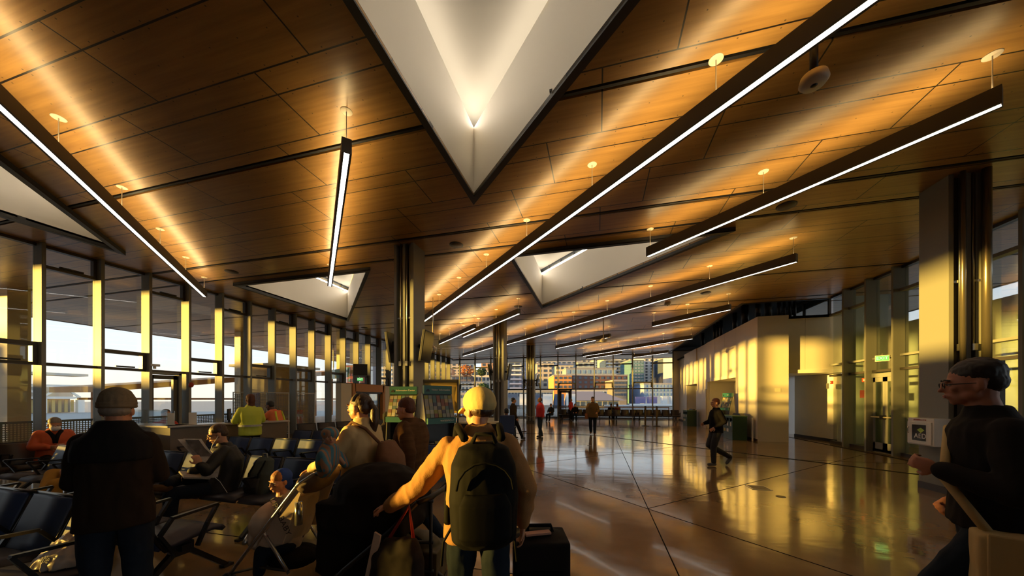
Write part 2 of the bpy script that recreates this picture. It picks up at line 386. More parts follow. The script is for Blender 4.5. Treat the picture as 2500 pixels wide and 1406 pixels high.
# ---------------------------------------------------------------- left curtain wall: one window per bay
HT = 2.5
def bay(n, y, typ, side='left', door=None):
    X = XL if side == 'left' else XR; sg = 1 if side == 'left' else -1
    r = empty('window_%d' % n, (X, y, 0), kind='structure')
    def bx(a, b, name, m=STEEL): # a,b in (depth inward, along, z)
        xs = sorted((a[0] * sg, b[0] * sg)); return MB().box((xs[0], a[1], a[2]), (xs[1], b[1], b[2])).build(name, m, r)
    bx((-.08, -.035, 0), (.27, .035, H), 'mullion')
    t = .05
    bx((-.05, .035, H - .07), (.08, .965, H), 'head_rail', DSTEEL)
    bx((-.05, .035, 0), (.10, .965, .10), 'sill_rail', DSTEEL)
    bx((-.05, .035, HT - .04), (.12, .965, HT + .03), 'transom', DSTEEL)
    if typ == 'top':
        bx((-.04, .035, 4.86), (.1, .965, 4.94), 'transom', DSTEEL); f = bx((.1, .3, 4.93), (.16, .7, 4.97), 'window_operator', BLACK)
        bx((-.03, .90, 4.94), (.1, .965, H - .07), 'vent_stile', DSTEEL)
    elif typ == 'low':
        bx((-.04, .035, 2.92), (.12, .965, 3.02), 'transom', DSTEEL); bx((.12, .3, 2.54), (.17, .7, 2.58), 'window_operator', BLACK)
        bx((-.03, .88, 2.5), (.14, .965, 2.95), 'vent_stile', DSTEEL)
    bx((-.012, .035, .1), (.0, .965, H - .07), 'glass_pane', GLASS)
    return r
wn = 0
for k in range(-9, 0, 3):   # plain shopfront glazing behind the camera
    wn += 1; r = empty('window_%d' % wn, (XL, k, 0), kind='structure')
    MB().box((-.05, -.03, 0), (.05, .03, H)).build('mullion', STEEL, r); MB().box((-.05, .03, HT - .04), (.05, 2.97, HT + .03)).box((-.05, .03, 0), (.05, 2.97, .1)).box((-.05, .03, H - .07), (.05, 2.97, H)).build('transom', DSTEEL, r)
    MB().box((-.012, .03, .1), (0, 2.97, H - .07)).build('glass_pane', GLASS, r)
for k in range(0, 29):
    wn += 1
    bay(wn, float(k), 'top' if k % 2 == 1 else 'low')
for k in range(-9, 15):
    if k == 12: continue
    wn += 1
    r = bay(wn, float(k), 'plain', 'right')
    MB().box((-.12, .035, 2.86), (.05, .965, 2.92)).box((-.12, .035, 4.7), (.05, .965, 4.78)).build('transom', STEEL, r)
# door bay on the right wall: double leaf
wn += 1
r = bay(wn, 12.0, 'plain', 'right'); MB().box((-.12, .035, 2.86), (.05, .965, 2.92)).build('transom', STEEL, r)
d = empty('door_1', (XR, 12.0, 0), kind='structure')
for i in (0, 1):
    y0 = .05 + i * .455; lf = MB().box((-.1, y0, .03), (-.05, y0 + .08, 2.3)).box((-.1, y0 + .365, .03), (-.05, y0 + .445, 2.3)).box((-.1, y0, .03), (-.05, y0 + .445, .3)).box((-.1, y0, 2.16), (-.05, y0 + .445, 2.3)).build('door_leaf', STEEL, d)
    MB().box((-.08, y0 + .08, .3), (-.07, y0 + .365, 2.16)).build('glass_pane', DGLASS, lf)
    MB().tube([(-.17, y0 + .03, 1.08), (-.17, y0 + .41, 1.08)], .022).build('push_bar', mat('brushed bar', (.7, .62, .5, 1), .3, metal=.6), lf)
MB().box((-.2, .45, 1.02), (-.1, .56, 1.14)).build('latch_case', BLACK, d)
MB().box((-.13, .0, 2.3), (-.02, 1.0, 2.42)).build('door_head', STEEL, d)
MB().box((-.16, .05, 0), (.05, .95, .012)).build('threshold', CHROME, d)
# door in the left wall
d = empty('door_2', (XL, 7.0, 0), kind='structure')
lf = MB().box((-.02, .07, .02), (.08, .17, 2.38)).box((-.02, .66, .02), (.08, .78, 2.38)).box((-.02, .07, 2.26), (.08, .78, 2.38)).box((-.02, .07, .02), (.08, .78, .3)).build('door_leaf', DSTEEL, d)
MB().box((-.08, .02, 0), (.14, .07, 2.46)).box((-.08, .78, 0), (.14, .85, 2.46)).box((-.08, .02, 2.4), (.14, .85, 2.47)).build('door_frame', STEEL, d)
MB().tube([(.13, .66, .95), (.13, .66, 1.25)], .015).build('door_handle', CHROME, lf)
# ---------------------------------------------------------------- far wall
def farwall():
    global wn
    P = 1.524; xs = [5.8 - P * i for i in range(13)] + [XL]
    for i in range(len(xs) - 1):
        x1, x0 = xs[i], xs[i + 1]; wn += 1; w = x1 - x0
        if w < .3: continue
        r = empty('window_%d' % wn, (x0, YF, 0), kind='structure')
        MB().box((w - .05, -.18, 0), (w + .03, .05, H)).build('mullion', STEEL, r)
        for z in (.06, HT, H - .1): MB().box((.03, -.08, z - .05), (w - .05, .05, z + .05)).build('transom', DSTEEL, r)
        if i % 2: 
            MB().box((.03, -.09, 2.95), (w - .05, .05, 3.05)).build('transom', DSTEEL, r)
            MB().box((.03, -.05, 2.6), (.11, .03, 2.95)).box((w - .13, -.05, 2.6), (w - .05, .03, 2.95)).build('vent_stile', DSTEEL, r)
        else: MB().box((.03, -.09, 4.5), (w - .05, .05, 4.6)).build('transom', DSTEEL, r)
        MB().box((.03, -.01, .1), (w - .05, 0, H - .1)).build('glass_pane', GLASS, r)
    d = empty('door_3', (-3.3, YF, 0), kind='structure')
    lf = MB().box((.1, -.12, .02), (.25, -.02, 2.35)).box((.85, -.12, .02), (1.0, -.02, 2.35)).box((.1, -.12, 2.2), (1, -.02, 2.35)).box((.1, -.12, .02), (1, -.02, .35)).build('door_leaf', DSTEEL, d)
    MB().box((0, -.15, 0), (.1, 0, 2.5)).box((1.0, -.15, 0), (1.12, 0, 2.5)).box((0, -.15, 2.36), (1.12, 0, 2.5)).build('door_frame', DSTEEL, d)
farwall()
o = MB().box((5.8, YF - .1, 0), (XR + .1, YF + .1, H)).build('wall_far', PANEL); tag(o, kind='structure')
# ---------------------------------------------------------------- white kiosk block on the right
KH = 4.81
o = MB().box((KX, KY, 0), (6.97, KY + .25, KH)).build('wall_front', PANEL); tag(o, kind='structure')
def kw(name, x, y0, y1, z0, z1, t=.15):
    o = MB().box((x, y0, z0), (x + t, y1, z1)).build(name, PANEL); tag(o, kind='structure'); return o
kw('wall_right', KX, KY + .25, 16.9, 0, KH)
for y0, y1 in ((16.9, 18.3), (18.3, 19.7), (19.7, 21.1)): kw('wall_right', KX, y0 + .008, y1 - .008, 2.75, KH)
kw('wall_right', KX + .05, 21.1, 23.1, 0, KH)
for y0, y1 in ((23.1, 24.6), (24.6, 26.1)): kw('wall_right', KX, y0 + .008, y1 - .008, 2.75, KH)
kw('wall_right', KX + .25, 26.1, YF - .1, 0, KH)
# soffit ledge over the two openings, and the recessed wall behind
for y0, y1 in ((16.9, 21.1), (23.1, 26.1)):
    o = MB().box((KX - .02, y0, 2.6), (KX + 1.6, y1, 2.75)).build('trim_3', WHITE); tag(o, kind='structure')
    o = MB().box((KX + 1.4, y0 - .1, 0), (KX + 1.55, y1 + .1, 2.6)).build('wall_recess', WHITE); tag(o, kind='structure')
    o = MB().box((KX + .16, y1 - .02, 0), (KX + 1.6, y1 + .1, 2.6)).box((KX + .16, y0 - .1, 0), (KX + 1.6, y0 + .02, 2.6)).build('wall_return', WHITE); tag(o, kind='structure')
    o = MB().box((KX + 1.33, y0 + 1.2, 0), (KX + 1.4, y0 + 2.3, 2.2)).build('door_4', mat('grey door', (.22, .2, .18, 1), .5)); tag(o, kind='structure')
o = MB().box((KX - .01, 21.15, 0), (KX + .05, 23.05, 2.2)).build('trim_4', PANEL); tag(o, kind='structure')
# top of kiosk
o = MB().box((KX + .15, KY + .25, KH - .1), (XR, YF - .1, KH)).build('trim_5', mat('dark top', (.03, .03, .03, 1), .8)); tag(o, kind='structure')
# upper block to the right of the kiosk, and the angled recessed wall below
o = MB().box((7.0, 15.05, 2.75), (7.62, 15.2, KH)).box((7.63, 15.05, 2.75), (8.9, 15.2, KH)).build('wall_upper', PANEL); tag(o, kind='structure')
o = MB().box((6.97, 15.0, 2.62), (8.9, 18.4, 2.75)).build('trim_6', WHITE); tag(o, kind='structure')
o = MB().prism([(8.72, 15.22), (8.85, 15.22), (8.6, 17.4), (8.42, 17.4)], 0, 2.62).build('wall_angled', WHITE); tag(o, kind='structure')
o = MB().prism([(8.70, 15.22), (8.72, 15.22), (8.42, 17.4), (8.40, 17.4)], 0, .1).build('baseboard_right', BLACK); tag(o, kind='structure')
o = MB().box((6.97, 15.05, 0), (7.07, 19.5, KH - .1)).box((6.9, 18.4, 0), (12, 18.55, 2.7)).build('wall_corridor', WHITE); tag(o, kind='structure')
o = MB().box((7.75, 18.3, .0), (8.25, 18.4, 2.3)).build('door_5', mat('corridor door', (.6, .5, .32, 1), .5)); tag(o, kind='structure')
for y0, y1 in ((KY, 16.9), (21.1, 23.1), (26.1, YF - .1)):
    x = KX if y0 == KY else KX + (.05 if y0 < 22 else .25)
    o = MB().box((x - .012, y0, 0), (x, y1, .09)).build('baseboard_left', BLACK); tag(o, kind='structure')
# plenum above the kiosk: dark edge beam, far clerestory, ducts
o = MB().box((5.5, 15.1, H - .02), (5.6, YF, H + .3)).box((5.6, 15.1, H - .02), (XR + .1, 15.2, H + .3)).build('trim_7', FASC); tag(o, kind='structure')
DUCT = mat('black duct', (.02, .02, .022, 1), .4)
dk = empty('duct_bank', (6.6, 15.5, KH), 0, 'bank of black vertical ducts and pipes above the white kiosk block', 'ducts')
for i, (x, y, rr) in enumerate([(6.25, 15.5, .10), (6.6, 15.5, .12), (7.0, 15.55, .07), (7.2, 15.6, .05), (7.38, 15.6, .05), (7.55, 15.6, .05), (6.2, 16.6, .14), (6.3, 18, .1), (6.2, 19.5, .08), (6.2, 20.0, .08), (6.2, 20.5, .08), (6.3, 23, .1)]):
    MB().lathe([(rr, 0), (rr, .92)], (x - 6.6, y - 15.5, 0), 14).build('duct', DUCT, dk, True)
wn += 1
r = empty('window_%d' % wn, (XR, 15.2, KH), kind='structure')
MB().box((-.0, 0, .0), (.06, YF - 15.3, .05)).box((0, 0, .85), (.06, YF - 15.3, .95)).build('frame', DSTEEL, r)
for k in range(9): MB().box((0, k * 1.6, 0), (.08, k * 1.6 + .07, .9)).build('mullion', DSTEEL, r)
MB().box((.02, 0, .05), (.03, YF - 15.3, .85)).build('glass_pane', GLASS, r)
o = MB().box((XL - .1, -9, 0), (XL + .1, -5.15, H)).build('wall_left_shade', PANEL); tag(o, kind='structure')  # solid panel added out of view, keeps sun off the right edge man
# room closing wall behind the camera
o = MB().box((-13.4, -9.2, 0), (XR + .1, -9, H)).build('wall_back', mat('warm grey wall', (.3, .25, .2, 1), .6)); tag(o, kind='structure')
# glass vestibule behind right wall: grey partition with white doors seen through the glass
VP_ = mat('pale green partition', (.42, .47, .42, 1), .5)
o = MB().box((10.3, 6, 0), (10.4, 15, 4.3)).build('wall_vestibule', VP_); tag(o, kind='structure')
o = MB().box((8.85, 15.05, 0), (10.4, 15.2, H)).build('wall_vestibule', VP_); tag(o, kind='structure')
# ================================================================ LINEAR LIGHTS
LED = emis('led diffuser', (1, .93, .82, 1), 3.2)
UPL = emis('uplight diffuser', (1, .69, .30, 1), 17.0)
LBODY = mat('charcoal aluminium', (.10, .09, .08, 1), .5)
WIRE = mat('pale cable', (.5, .45, .38, 1), .5)
CANO = mat('cream canopy', (.85, .78, .62, 1), .5)
HL = EYE + 3.81 * .87
def linear(p, q, label, hangs):
    p = Vector(p); q = Vector(q); l = (q - p).length; a = math.atan2(q.y - p.y, q.x - p.x)
    r = empty('linear_pendant_light', (p.x, p.y, HL), a, label, 'ceiling light', 'linear pendant lights')
    MB().box((0, -.06, -.10), (l, -.052, .10)).box((0, .052, -.10), (l, .06, .10)).box((0, -.052, -.03), (l, .052, .03)).box((-.004, -.06, -.10), (0, .06, .10)).box((l, -.06, -.1), (l + .004, .06, .1)).build('housing', LBODY, r)
    MB().box((0, -.052, -.099), (l, -.032, -.09)).box((0, .032, -.099), (l, .052, -.09)).build('bottom_flange', LBODY, r); MB().box((0.005, -.032, -.098), (l - .005, .032, -.09)).build('diffuser', LED, r)
    MB().box((.005, -.03, .07), (l - .005, .03, .075)).build('uplight_diffuser', UPL, r)
    for t in hangs:
        t = min(t, l - .06); MB().tube([(t, 0, .03), (t, 0, H - HL)], .006, 6).build('cable', WIRE, r)
        MB().lathe([(.070, H - HL - .008), (.075, H - HL - .003), (.075, H - HL)], (t, 0, 0), 24).build('canopy', CANO, r, True)
    return r
D = Vector((-1, 1, 0)).normalized()
def pl(x, y): return Vector((x, y, 0))
def ln(x, y, l, label, n=None):
    n = n or max(2, round(l / 1.85)); linear(pl(x, y), pl(x, y) + D * l, label, [.06 + (l - .12) * i / n for i in range(n + 1)])
ln(4.07, 1.40, 15.66, 'long linear light crossing the picture from the upper right towards the centre column')
ln(4.27, 4.86, 4.5, 'linear light hanging over the right skylight')
ln(4.5, 9.22, 13.7, 'long linear light ending below the right skylight and beyond the centre')
ln(-3.18, 3.68, 5.95, 'linear light hanging left of the big skylight, seen nearly end on')
ln(-4.6, .37, 10.4, 'linear light at the far left running out over the window wall')
ln(-2.87, 12.2, 5.5, 'linear light with its right end between the first and second columns')
ln(4.6, 13.55, 3.2, 'short linear light near the white kiosk, third from the right wall')
ln(4.85, 19.55, 8.4, 'linear light deep in the hall, near the far end of the kiosk wall')
ln(.6, 18.0, 4.5, 'linear light deep in the hall behind the second column')
ln(4.7, 25.0, 2.9, 'last short linear light by the far glass wall, right side')
ln(1.6, 24.6, 3.5, 'last linear light by the far glass wall, centre')
ln(-5.4, 14.2, 5.0, 'linear light behind the centre column over the left window wall')
ln(-6.2, 19.6, 5.0, 'linear light deep in the hall left of the second column')
# ================================================================ CEILING BITS
SPK = mat('bronze grille', (.09, .06, .035, 1), .5)
for i, (x, y, w) in enumerate([(-10.58, 7.54, 'left of the lower left skylight'), (-3.38, 7.62, 'right of the centre column top'), (3.59, 7.7, 'beyond the right end linear light, by the right steel column'), (-3.17, 13.29, 'past the tip of the right skylight'), (3.73, 13.28, 'above the white kiosk corner'), (-12.02, 15.2, 'close to the window wall, left of the centre column')]):
    t = empty('ceiling_speaker', (x, y, H), 0, 'round bronze ceiling speaker ' + w, 'speaker', 'round ceiling speakers')
    MB().lathe([(.14, -.012), (.165, -.012), (.17, 0)], (0, 0, 0), 28).build('bezel', DSTEEL, t, True); MB().lathe([(.001, -.016), (.135, -.016), (.14, -.008)], (0, 0, 0), 28).build('grille', SPK, t, True)
SENS = mat('off white plastic', (.62, .58, .52, 1), .4)
def sensor(x, y, z, s, label):
    t = empty('ceiling_sensor', (x, y, H), 0, label, 'sensor', 'pole mounted ceiling sensors'); h = H - z
    MB().tube([(0, 0, -h + .06 * s), (0, 0, 0)], .035 * s, 14).build('pole', BLACK, t, True)
    MB().lathe([(.02 * s, -h - .06 * s), (.10 * s, -h - .055 * s), (.125 * s, -h - .02 * s), (.11 * s, -h + .04 * s), (.05 * s, -h + .06 * s)], (0, 0, 0), 28).build('housing', SENS, t, True)
    MB().lathe([(.018 * s, -h - .068 * s), (.03 * s, -h - .06 * s)], (0, 0, 0), 16).build('lens', BLACK, t, True)
p = at(1987, 195, 3.45); sensor(p.x, p.y, p.z, 1, 'white round sensor on a black pole beside the longest linear light')
p = at(1630, 742, 13.2); sensor(p.x, p.y, p.z, 1.0, 'white round sensor on a black pole below the right skylight tip')
def fan(x, y, z, label):
    t = empty('ceiling_fan', (x, y, H), 0, label, 'fan', 'ceiling fans'); h = H - z
    MB().tube([(0, 0, -h), (0, 0, 0)], .02, 10).build('downrod', WIRE, t, True)
    MB().lathe([(.05, -h + .08), (.15, -h + .02), (.16, -h - .05), (.08, -h - .10), (.01, -h - .11)], (0, 0, 0), 20).build('motor', SENS, t, True)
    for k in range(4):
        a = k * math.pi / 2 + .4; R = Matrix.Rotation(a, 3, 'Z') @ Matrix.Rotation(.2, 3, 'X'); MB().cb(R @ Vector((.45, 0, 0)) + Vector((0, 0, -h)), (.62, .12, .012), R).build('blade', SENS, t)
p = at(1473, 830, 14.5); fan(p.x, p.y, p.z, 'pale ceiling fan hanging in the middle of the hall')
p = at(1057, 850, 12.5); fan(p.x, p.y, p.z, 'pale ceiling fan behind the right screen of the centre column')
# ================================================================ COLUMNS
CS = .27
def column(x, y, label, scr=True, n=0):
    t = empty('steel_column', (x, y, 0), 0, label, 'column', 'steel columns down the hall')
    m = MB()
    for sx in (-1, 1): m.box((min(sx * CS, sx * (CS - .07)), -CS, 0), (max(sx * CS, sx * (CS - .07)), CS, H))
    m.build('flange', STEEL, t, bevel=.004)
    MB().box((-CS + .07, -CS + .14, 0), (CS - .07, CS - .14, H)).build('web', mat('steel web', (.13, .12, .10, 1), .42), t)
    MB().box((-.03, -CS + .01, 0), (.03, -CS + .15, H)).box((.12, -CS + .05, 0), (CS - .07, -CS + .15, H)).build('rib', STEEL, t)
    for px in (-.10, .07):
        c = MB().tube([(px, -CS + .03, 2.55), (px, -CS + .03, H)], .016, 10).build('conduit', GALV, t, True)
        MB().cb((px, -CS + .02, 2.5), (.07, .06, .11)).build('junction_box', GALV, c)
    MB().box((-CS + .07, -CS + .04, 3.6), (CS - .07, -CS + .055, 3.64)).build('strut', GALV, t)
    MB().box((-CS - .01, -CS - .01, 0), (CS + .01, CS + .01, 2.35 if False else .12)).build('base_plate', DSTEEL, t)
    return t
column(-4.6, 7.5, 'steel column nearest the camera at the information rack')
column(-4.6, 15.5, 'second steel column, behind the seated row of tables')
column(-4.6, 23.2, 'third steel column in front of the far glass wall')
column(-4.6, .45, 'unseen steel column beside the lower left seats, placed to shade the man in the olive hat')  # out of view, shifted off the row spacing to shade the elderly man
rc = column(6.03, 7.6, 'big steel column at the right edge carrying the defibrillator cabinet')
MB().box((-.16, -CS - .16, 0), (CS + .04, -CS, 2.25)).build('cladding', mat('dark column cladding', (.045, .045, .045, 1), .3), rc)
for px, r_ in ((-.13, .035), (.17, .055)): MB().tube([(px, -CS - .06, 2.25), (px, -CS - .06, H)], r_, 14).build('conduit', mat('steel conduit', (.3, .27, .2, 1), .25, metal=.8), rc, True)
# screens on both sides
SCR = mat('dark screen', (.008, .009, .012, 1), .12)
def screen(x, y, z, side, label):
    t = empty('hanging_screen', (x, y, z), 0, label, 'screen', 'screens on the columns')
    tilt = side * math.radians(9); R = Matrix.Rotation(tilt, 3, 'Y')
    MB().cb((0, 0, 0), (.07, .95 * .5, .78), R).build('casing', BLACK, t, bevel=.008)
    MB().cb(R @ Vector((side * .037, 0, 0)), (.004, .90 * .5, .72), R).build('display', SCR, t)
    MB().cb((-side * .10, 0, .02), (.2, .08, .08)).cb((-side * .06, 0, .0), (.04, .22, .3)).build('bracket', BLACK, t)
for i, (y, w) in enumerate([(7.5, 'nearest column'), (15.5, 'second column'), (23.2, 'third column')]):
    for sd_, nm in ((-1, 'left'), (1, 'right')): screen(-4.6 + sd_ * .47, y, 2.93, sd_, 'tilted black screen on the %s side of the %s' % (nm, w))
# note on column
tag(MB().cb((-4.68, 7.5 - CS + .13, 2.42), (.07, .002, .09)).build('paper_note', mat('note paper', (.75, .72, .62, 1), .8)), 'small pale note taped to the nearest column', 'note')
# ================================================================ AED CABINET
t = empty('defibrillator_cabinet', (6.03 - CS, 7.55, 1.05), 0, 'white defibrillator cabinet on the side of the right steel column', 'cabinet')
CABW = mat('cabinet enamel', (.74, .72, .64, 1), .35)
MB().box((-.22, -.26, -.24), (0, .24, .24)).build('case', CABW, t, bevel=.006)
dr = MB().box((-.24, -.23, -.22), (-.222, .22, .17)).build('door', CABW, t, bevel=.004)
MB().box((-.246, -.14, -.16), (-.241, .12, .12)).build('glass_pane', mat('dark glazing', (.02, .02, .022, 1), .1), dr)
MB().tube([(-.26, .17, -.04), (-.27, .17, -.01), (-.27, .17, .05), (-.26, .17, .08)], .008, 6).build('handle', CHROME, dr)
text('AED', .12, mat('white print', (.8, .8, .78, 1), .6), dr, (-.2475, -.04, -.08), (math.pi / 2, 0, -math.pi / 2))
MB().prism([(.02, .03), (-.05, -.02), (-.12, .03), (-.05, .07)], -.2475, -.2468, 'x').build('emblem', mat('lime print', (.5, .7, .12, 1), .6), dr)
text('DEFIBRILLATOR', .035, mat('red print', (.4, .05, .03, 1), .6), t, (-.2225, 0, .205), (math.pi / 2, 0, -math.pi / 2))
# ================================================================ SIGNS
EXG = emis('exit green', (.12, .9, .25, 1), 1.4)
def exit_sign(loc, rz, label, s=1):
    t = empty('exit_sign', loc, rz, label, 'exit sign', 'exit signs')
    MB().cb((0, 0, 0), (.32 * s, .05, .19 * s)).build('case', CANO, t); MB().cb((0, -.028, 0), (.30 * s, .004, .17 * s)).build('face', mat('exit face', (.05, .25, .06, 1), .5, emit=(.08, .55, .12, 1), es=.45), t)
    text('EXIT', .13 * s, emis('exit letters', (.75, 1, .6, 1), .8), t, (0, -.032, 0), (math.pi / 2, 0, 0)); MB().cb((0, 0, .12 * s), (.03, .03, .08 * s)).build('bracket', DSTEEL, t)
exit_sign((8.18, 12.35, 2.84), -.55, 'green EXIT sign above the double doors in the right wall', .9)
exit_sign((-12.98, 16.05, 2.75), .7, 'green EXIT sign over the left entrance doors')
exit_sign((-12.98, 24.0, 2.6), .5, 'small green EXIT sign deep by the left window wall')
tag(MB().cb((6.62, KY - .004, 1.98), (.19, .006, .13)).build('wall_notice', mat('notice plate', (.82, .78, .6, 1), .6)), 'small pale notice on the sunlit kiosk corner panel', 'notice')
tag(MB().cb((8.3, 15.0, 2.12), (.012, .14, .2)).build('wall_sign', mat('grey sign', (.3, .29, .25, 1), .6)), 'grey pictogram sign at the corridor opening', 'sign')
t = empty('alarm_strobe', (8.39, 14.9, 2.25), 0, 'red fire alarm strobe on the pale wall by the glass', 'alarm'); RED = mat('alarm red', (.5, .05, .02, 1), .4)
MB().cb((-.02, 0, 0), (.05, .1, .12)).build('case', RED, t, bevel=.005); MB().cb((-.05, 0, .0), (.02, .04, .05)).build('lens', WHITE, t)
t = empty('alarm_strobe', (8.40, 13.3, 2.25), 0, 'red fire alarm strobe behind the glass by the double doors', 'alarm')
MB().cb((0, 0, 0), (.05, .3, .12)).build('case', RED, t, bevel=.005); MB().cb((-.03, 0, .0), (.02, .12, .05)).build('lens', WHITE, t)
tag(MB().cb((8.43, 13.45, 1.8), (.03, .3, .25)).build('notice_frame', mat('dark red frame', (.1, .02, .015, 1), .5)), 'dark red framed notice behind the glass by the double doors', 'frame')
t = empty('alarm_bell', (-12.99, 8.0, 2.1), 0, 'red alarm bell on a mullion of the left window wall', 'alarm'); MB().ell((0, 0, 0), (.09, .06, .09)).build('gong', RED, t, True); MB().cb((-.05, .02, .03), (.1, .08, .08)).build('case', BLACK, t)
t = empty('security_camera', (-13.05, 7.1, 2.62), 0, 'small white security camera above the left glass door', 'camera'); MB().cb((0, 0, .04), (.1, .22, .07)).build('case', WHITE, t, bevel=.01); MB().cb((0, 0, -.03), (.05, .05, .08)).build('bracket', WHITE, t)
t = empty('wall_monitor', (-12.6, 15.6, 3.25), .6, 'small dark monitor on a bracket high on the left window wall', 'monitor'); MB().cb((0, 0, 0), (.72, .06, .62)).build('casing', BLACK, t, bevel=.01); MB().cb((0, -.033, 0), (.66, .004, .56)).build('display', mat('blue dark display', (.03, .035, .05, 1), .2), t); MB().cb((-.3, .15, 0), (.05, .3, .05)).build('arm', BLACK, t)
# ================================================================ AIRPORT SEATS
SEATB = mat('blue padded vinyl', (.020, .042, .115, 1), .48, bump=.05, bscale=30)
SEATD = mat('brown black vinyl', (.035, .026, .022, 1), .42, bump=.05, bscale=30)
SEATP = mat('dark seat pad', (.035, .033, .045, 1), .5, bump=.05, bscale=30)
FRMB = mat('black powder coat', (.010, .010, .011, 1), .3)
SW = .61
def seat_meshes(backm, padm):
    def shell(prof, w, t, name, m):  # prof (y,z) centre line, thickness
        b = MB(); n = len(prof); L_, R_ = [], []
        for i, (y, z) in enumerate(prof):
            a = Vector(prof[max(i - 1, 0)]); c = Vector(prof[min(i + 1, n - 1)]); d = (c - a).normalized(); nn = Vector((-d.y, d.x)) * t / 2
            L_.append((y + nn.x, z + nn.y)); R_.append((y - nn.x, z - nn.y))
        poly = L_ + R_[::-1]
        vs = [(-w / 2, p[0], p[1]) for p in poly] + [(w / 2, p[0], p[1]) for p in poly]; k = len(poly); fs = []
        for i in range(n - 1): fs += [(i, i + 1, k - 2 - i, k - 1 - i), (k + i, 2 * k - 1 - i, 2 * k - 2 - i, k + i + 1)]
        fs += [(i, (i + 1) % k, k + (i + 1) % k, k + i) for i in range(k)]
        b.add(vs, fs); return b.mesh(name, m, True)
    back = shell([(.165, .39), (.205, .48), (.24, .59), (.28, .70), (.315, .79), (.325, .815)], .52, .035, 'backrest', backm)
    pad = shell([(-.30, .395), (-.28, .425), (-.2, .44), (-.05, .425), (.08, .405), (.16, .41)], .54, .04, 'seat', padm)
    return back, pad
BACKS = {}
def bench(x, y, rz, n, label, blue=True, arms='all', legs=None, group='beam seating in the waiting area'):
    key = blue
    if key not in BACKS:
        bk, pd = seat_meshes(SEATB if blue else SEATD, SEATP if blue else SEATD)
        fr = MB()
        for s in (-1, 1): fr.tube([(s * .275, .14, .37), (s * .275, .19, .45), (s * .275, .265, .63), (s * .275, .335, .825)], .017, 6)
        fr.tube([(-.275, .335, .825), (.275, .335, .825)], .014, 6)
        ar = MB()
        for a, b in (((.20, .52), (.12, .635)), ((.12, .64), (-.22, .66)), ((-.22, .66), (-.14, .52)), ((-.14, .52), (-.06, .34)), ((.20, .52), (.10, .33))):
            ar.bar((0, a[0], a[1]), (0, b[0], b[1]), .035, .022, (1, 0, 0) if False else (0, .3, 1))
        lg = MB(); 
        lg.bar((0, -.02, .34), (0, -.36, .02), .05, .04, (0, 1, 0)); lg.bar((0, .02, .34), (0, .36, .02), .05, .04, (0, 1, 0)); lg.cb((0, 0, .33), (.06, .16, .1)); lg.cb((0, -.37, .012), (.06, .09, .024)); lg.cb((0, .37, .012), (.06, .09, .024))
        BACKS[key] = (bk, pd, fr.mesh('seat_frame', FRMB, True), ar.mesh('armrest', FRMB), lg.mesh('leg', FRMB))
    bk, pd, fr, ar, lg = BACKS[key]
    t = empty('beam_seating', (x, y, 0), rz, label, 'seating', group)
    def ob(nm, me, lx): o = bpy.data.objects.new(nm, me); COL.objects.link(o); o.parent = t; o.location = (lx, 0, 0); return o
    for i in range(n):
        cx = (i + .5) * SW; ob('backrest', bk, cx); ob('seat', pd, cx); ob('seat_frame', fr, cx)
    for i in range(n + 1):
        if arms == 'all' or i in arms: ob('armrest', ar, i * SW)
    for lx in (legs or [.28, n * SW - .28]): ob('leg', lg, lx)
    MB().box((.02, -.04, .325), (n * SW - .02, .04, .375)).build('beam', FRMB, t)
    return t
# local: faces -Y ; backs at +Y.  rz=0 faces the camera side.
bench(-7.12, 1.42, 0, 6, 'blue beam seats at the lower left holding the plastic bag', arms=[1, 2, 3, 4, 5, 6])
bench(-3.4, 2.08, math.pi, 5, 'beam seats turned away, back to back with the lower left row', legs=[.1, 2.5])
bench(-9.05, 3.3, 0, 4, 'blue beam seats with the person in mustard trousers', arms=[0, 1, 2, 3], legs=[.28, 2.1])
bench(-6.58, 3.3, 0, 5, 'blue beam seats holding the newspaper reader and the grey backpack', arms=[0, 1, 4, 5], legs=[.2, 2.6])
bench(-3.5, 3.3, 0, 2, 'blue beam seats hidden behind the stroller')
bench(-8.2, 5.04, 0, 5, 'second row of blue beam seats behind the newspaper reader')
bench(-5.1, 5.04, 0, 4, 'second row of blue beam seats behind the woman in cream')
bench(-7.6, 6.6, 0, 3, 'third row of blue beam seats in front of the counter staff')
bench(-5.7, 6.5, 0, 2, 'short third row of blue beam seats by the information rack')
# brown rows along the window side, facing the hall (+X)
bench(-10.07, -.3, math.pi / 2, 3, 'brown beam seats at the far left edge', False)
bench(-10.07, 1.6, math.pi / 2, 5, 'brown beam seats with the masked person in the orange coat', False)
for i, (x, y, w) in enumerate([(-9.1, 8.5, 'nearer'), (-7.85, 11.35, 'farther')]):
    bench(x, y, math.radians(66), 5, 'brown beam seats in a slanting line behind the blue rows, %s bench' % w, False)
# far rows by the far wall
for i in range(3): bench(-3.0 + i * 2.85, 26.4, math.pi if False else 0, 5, 'dark beam seats by the far glass wall, %s' % ('left of three', 'middle of three', 'right of three')[i], False)
tag(MB().box((-3.0, 26.75, .98), (5.1, 26.85, 1.06)).box((-3.0, 26.77, 0), (-2.95, 26.83, 1)).box((1, 26.77, 0), (1.05, 26.83, 1)).box((5.05, 26.77, 0), (5.1, 26.83, 1)).build('handrail', mat('timber rail', (.2, .13, .06, 1), .5)), 'long dark handrail behind the far row of seats', 'rail')
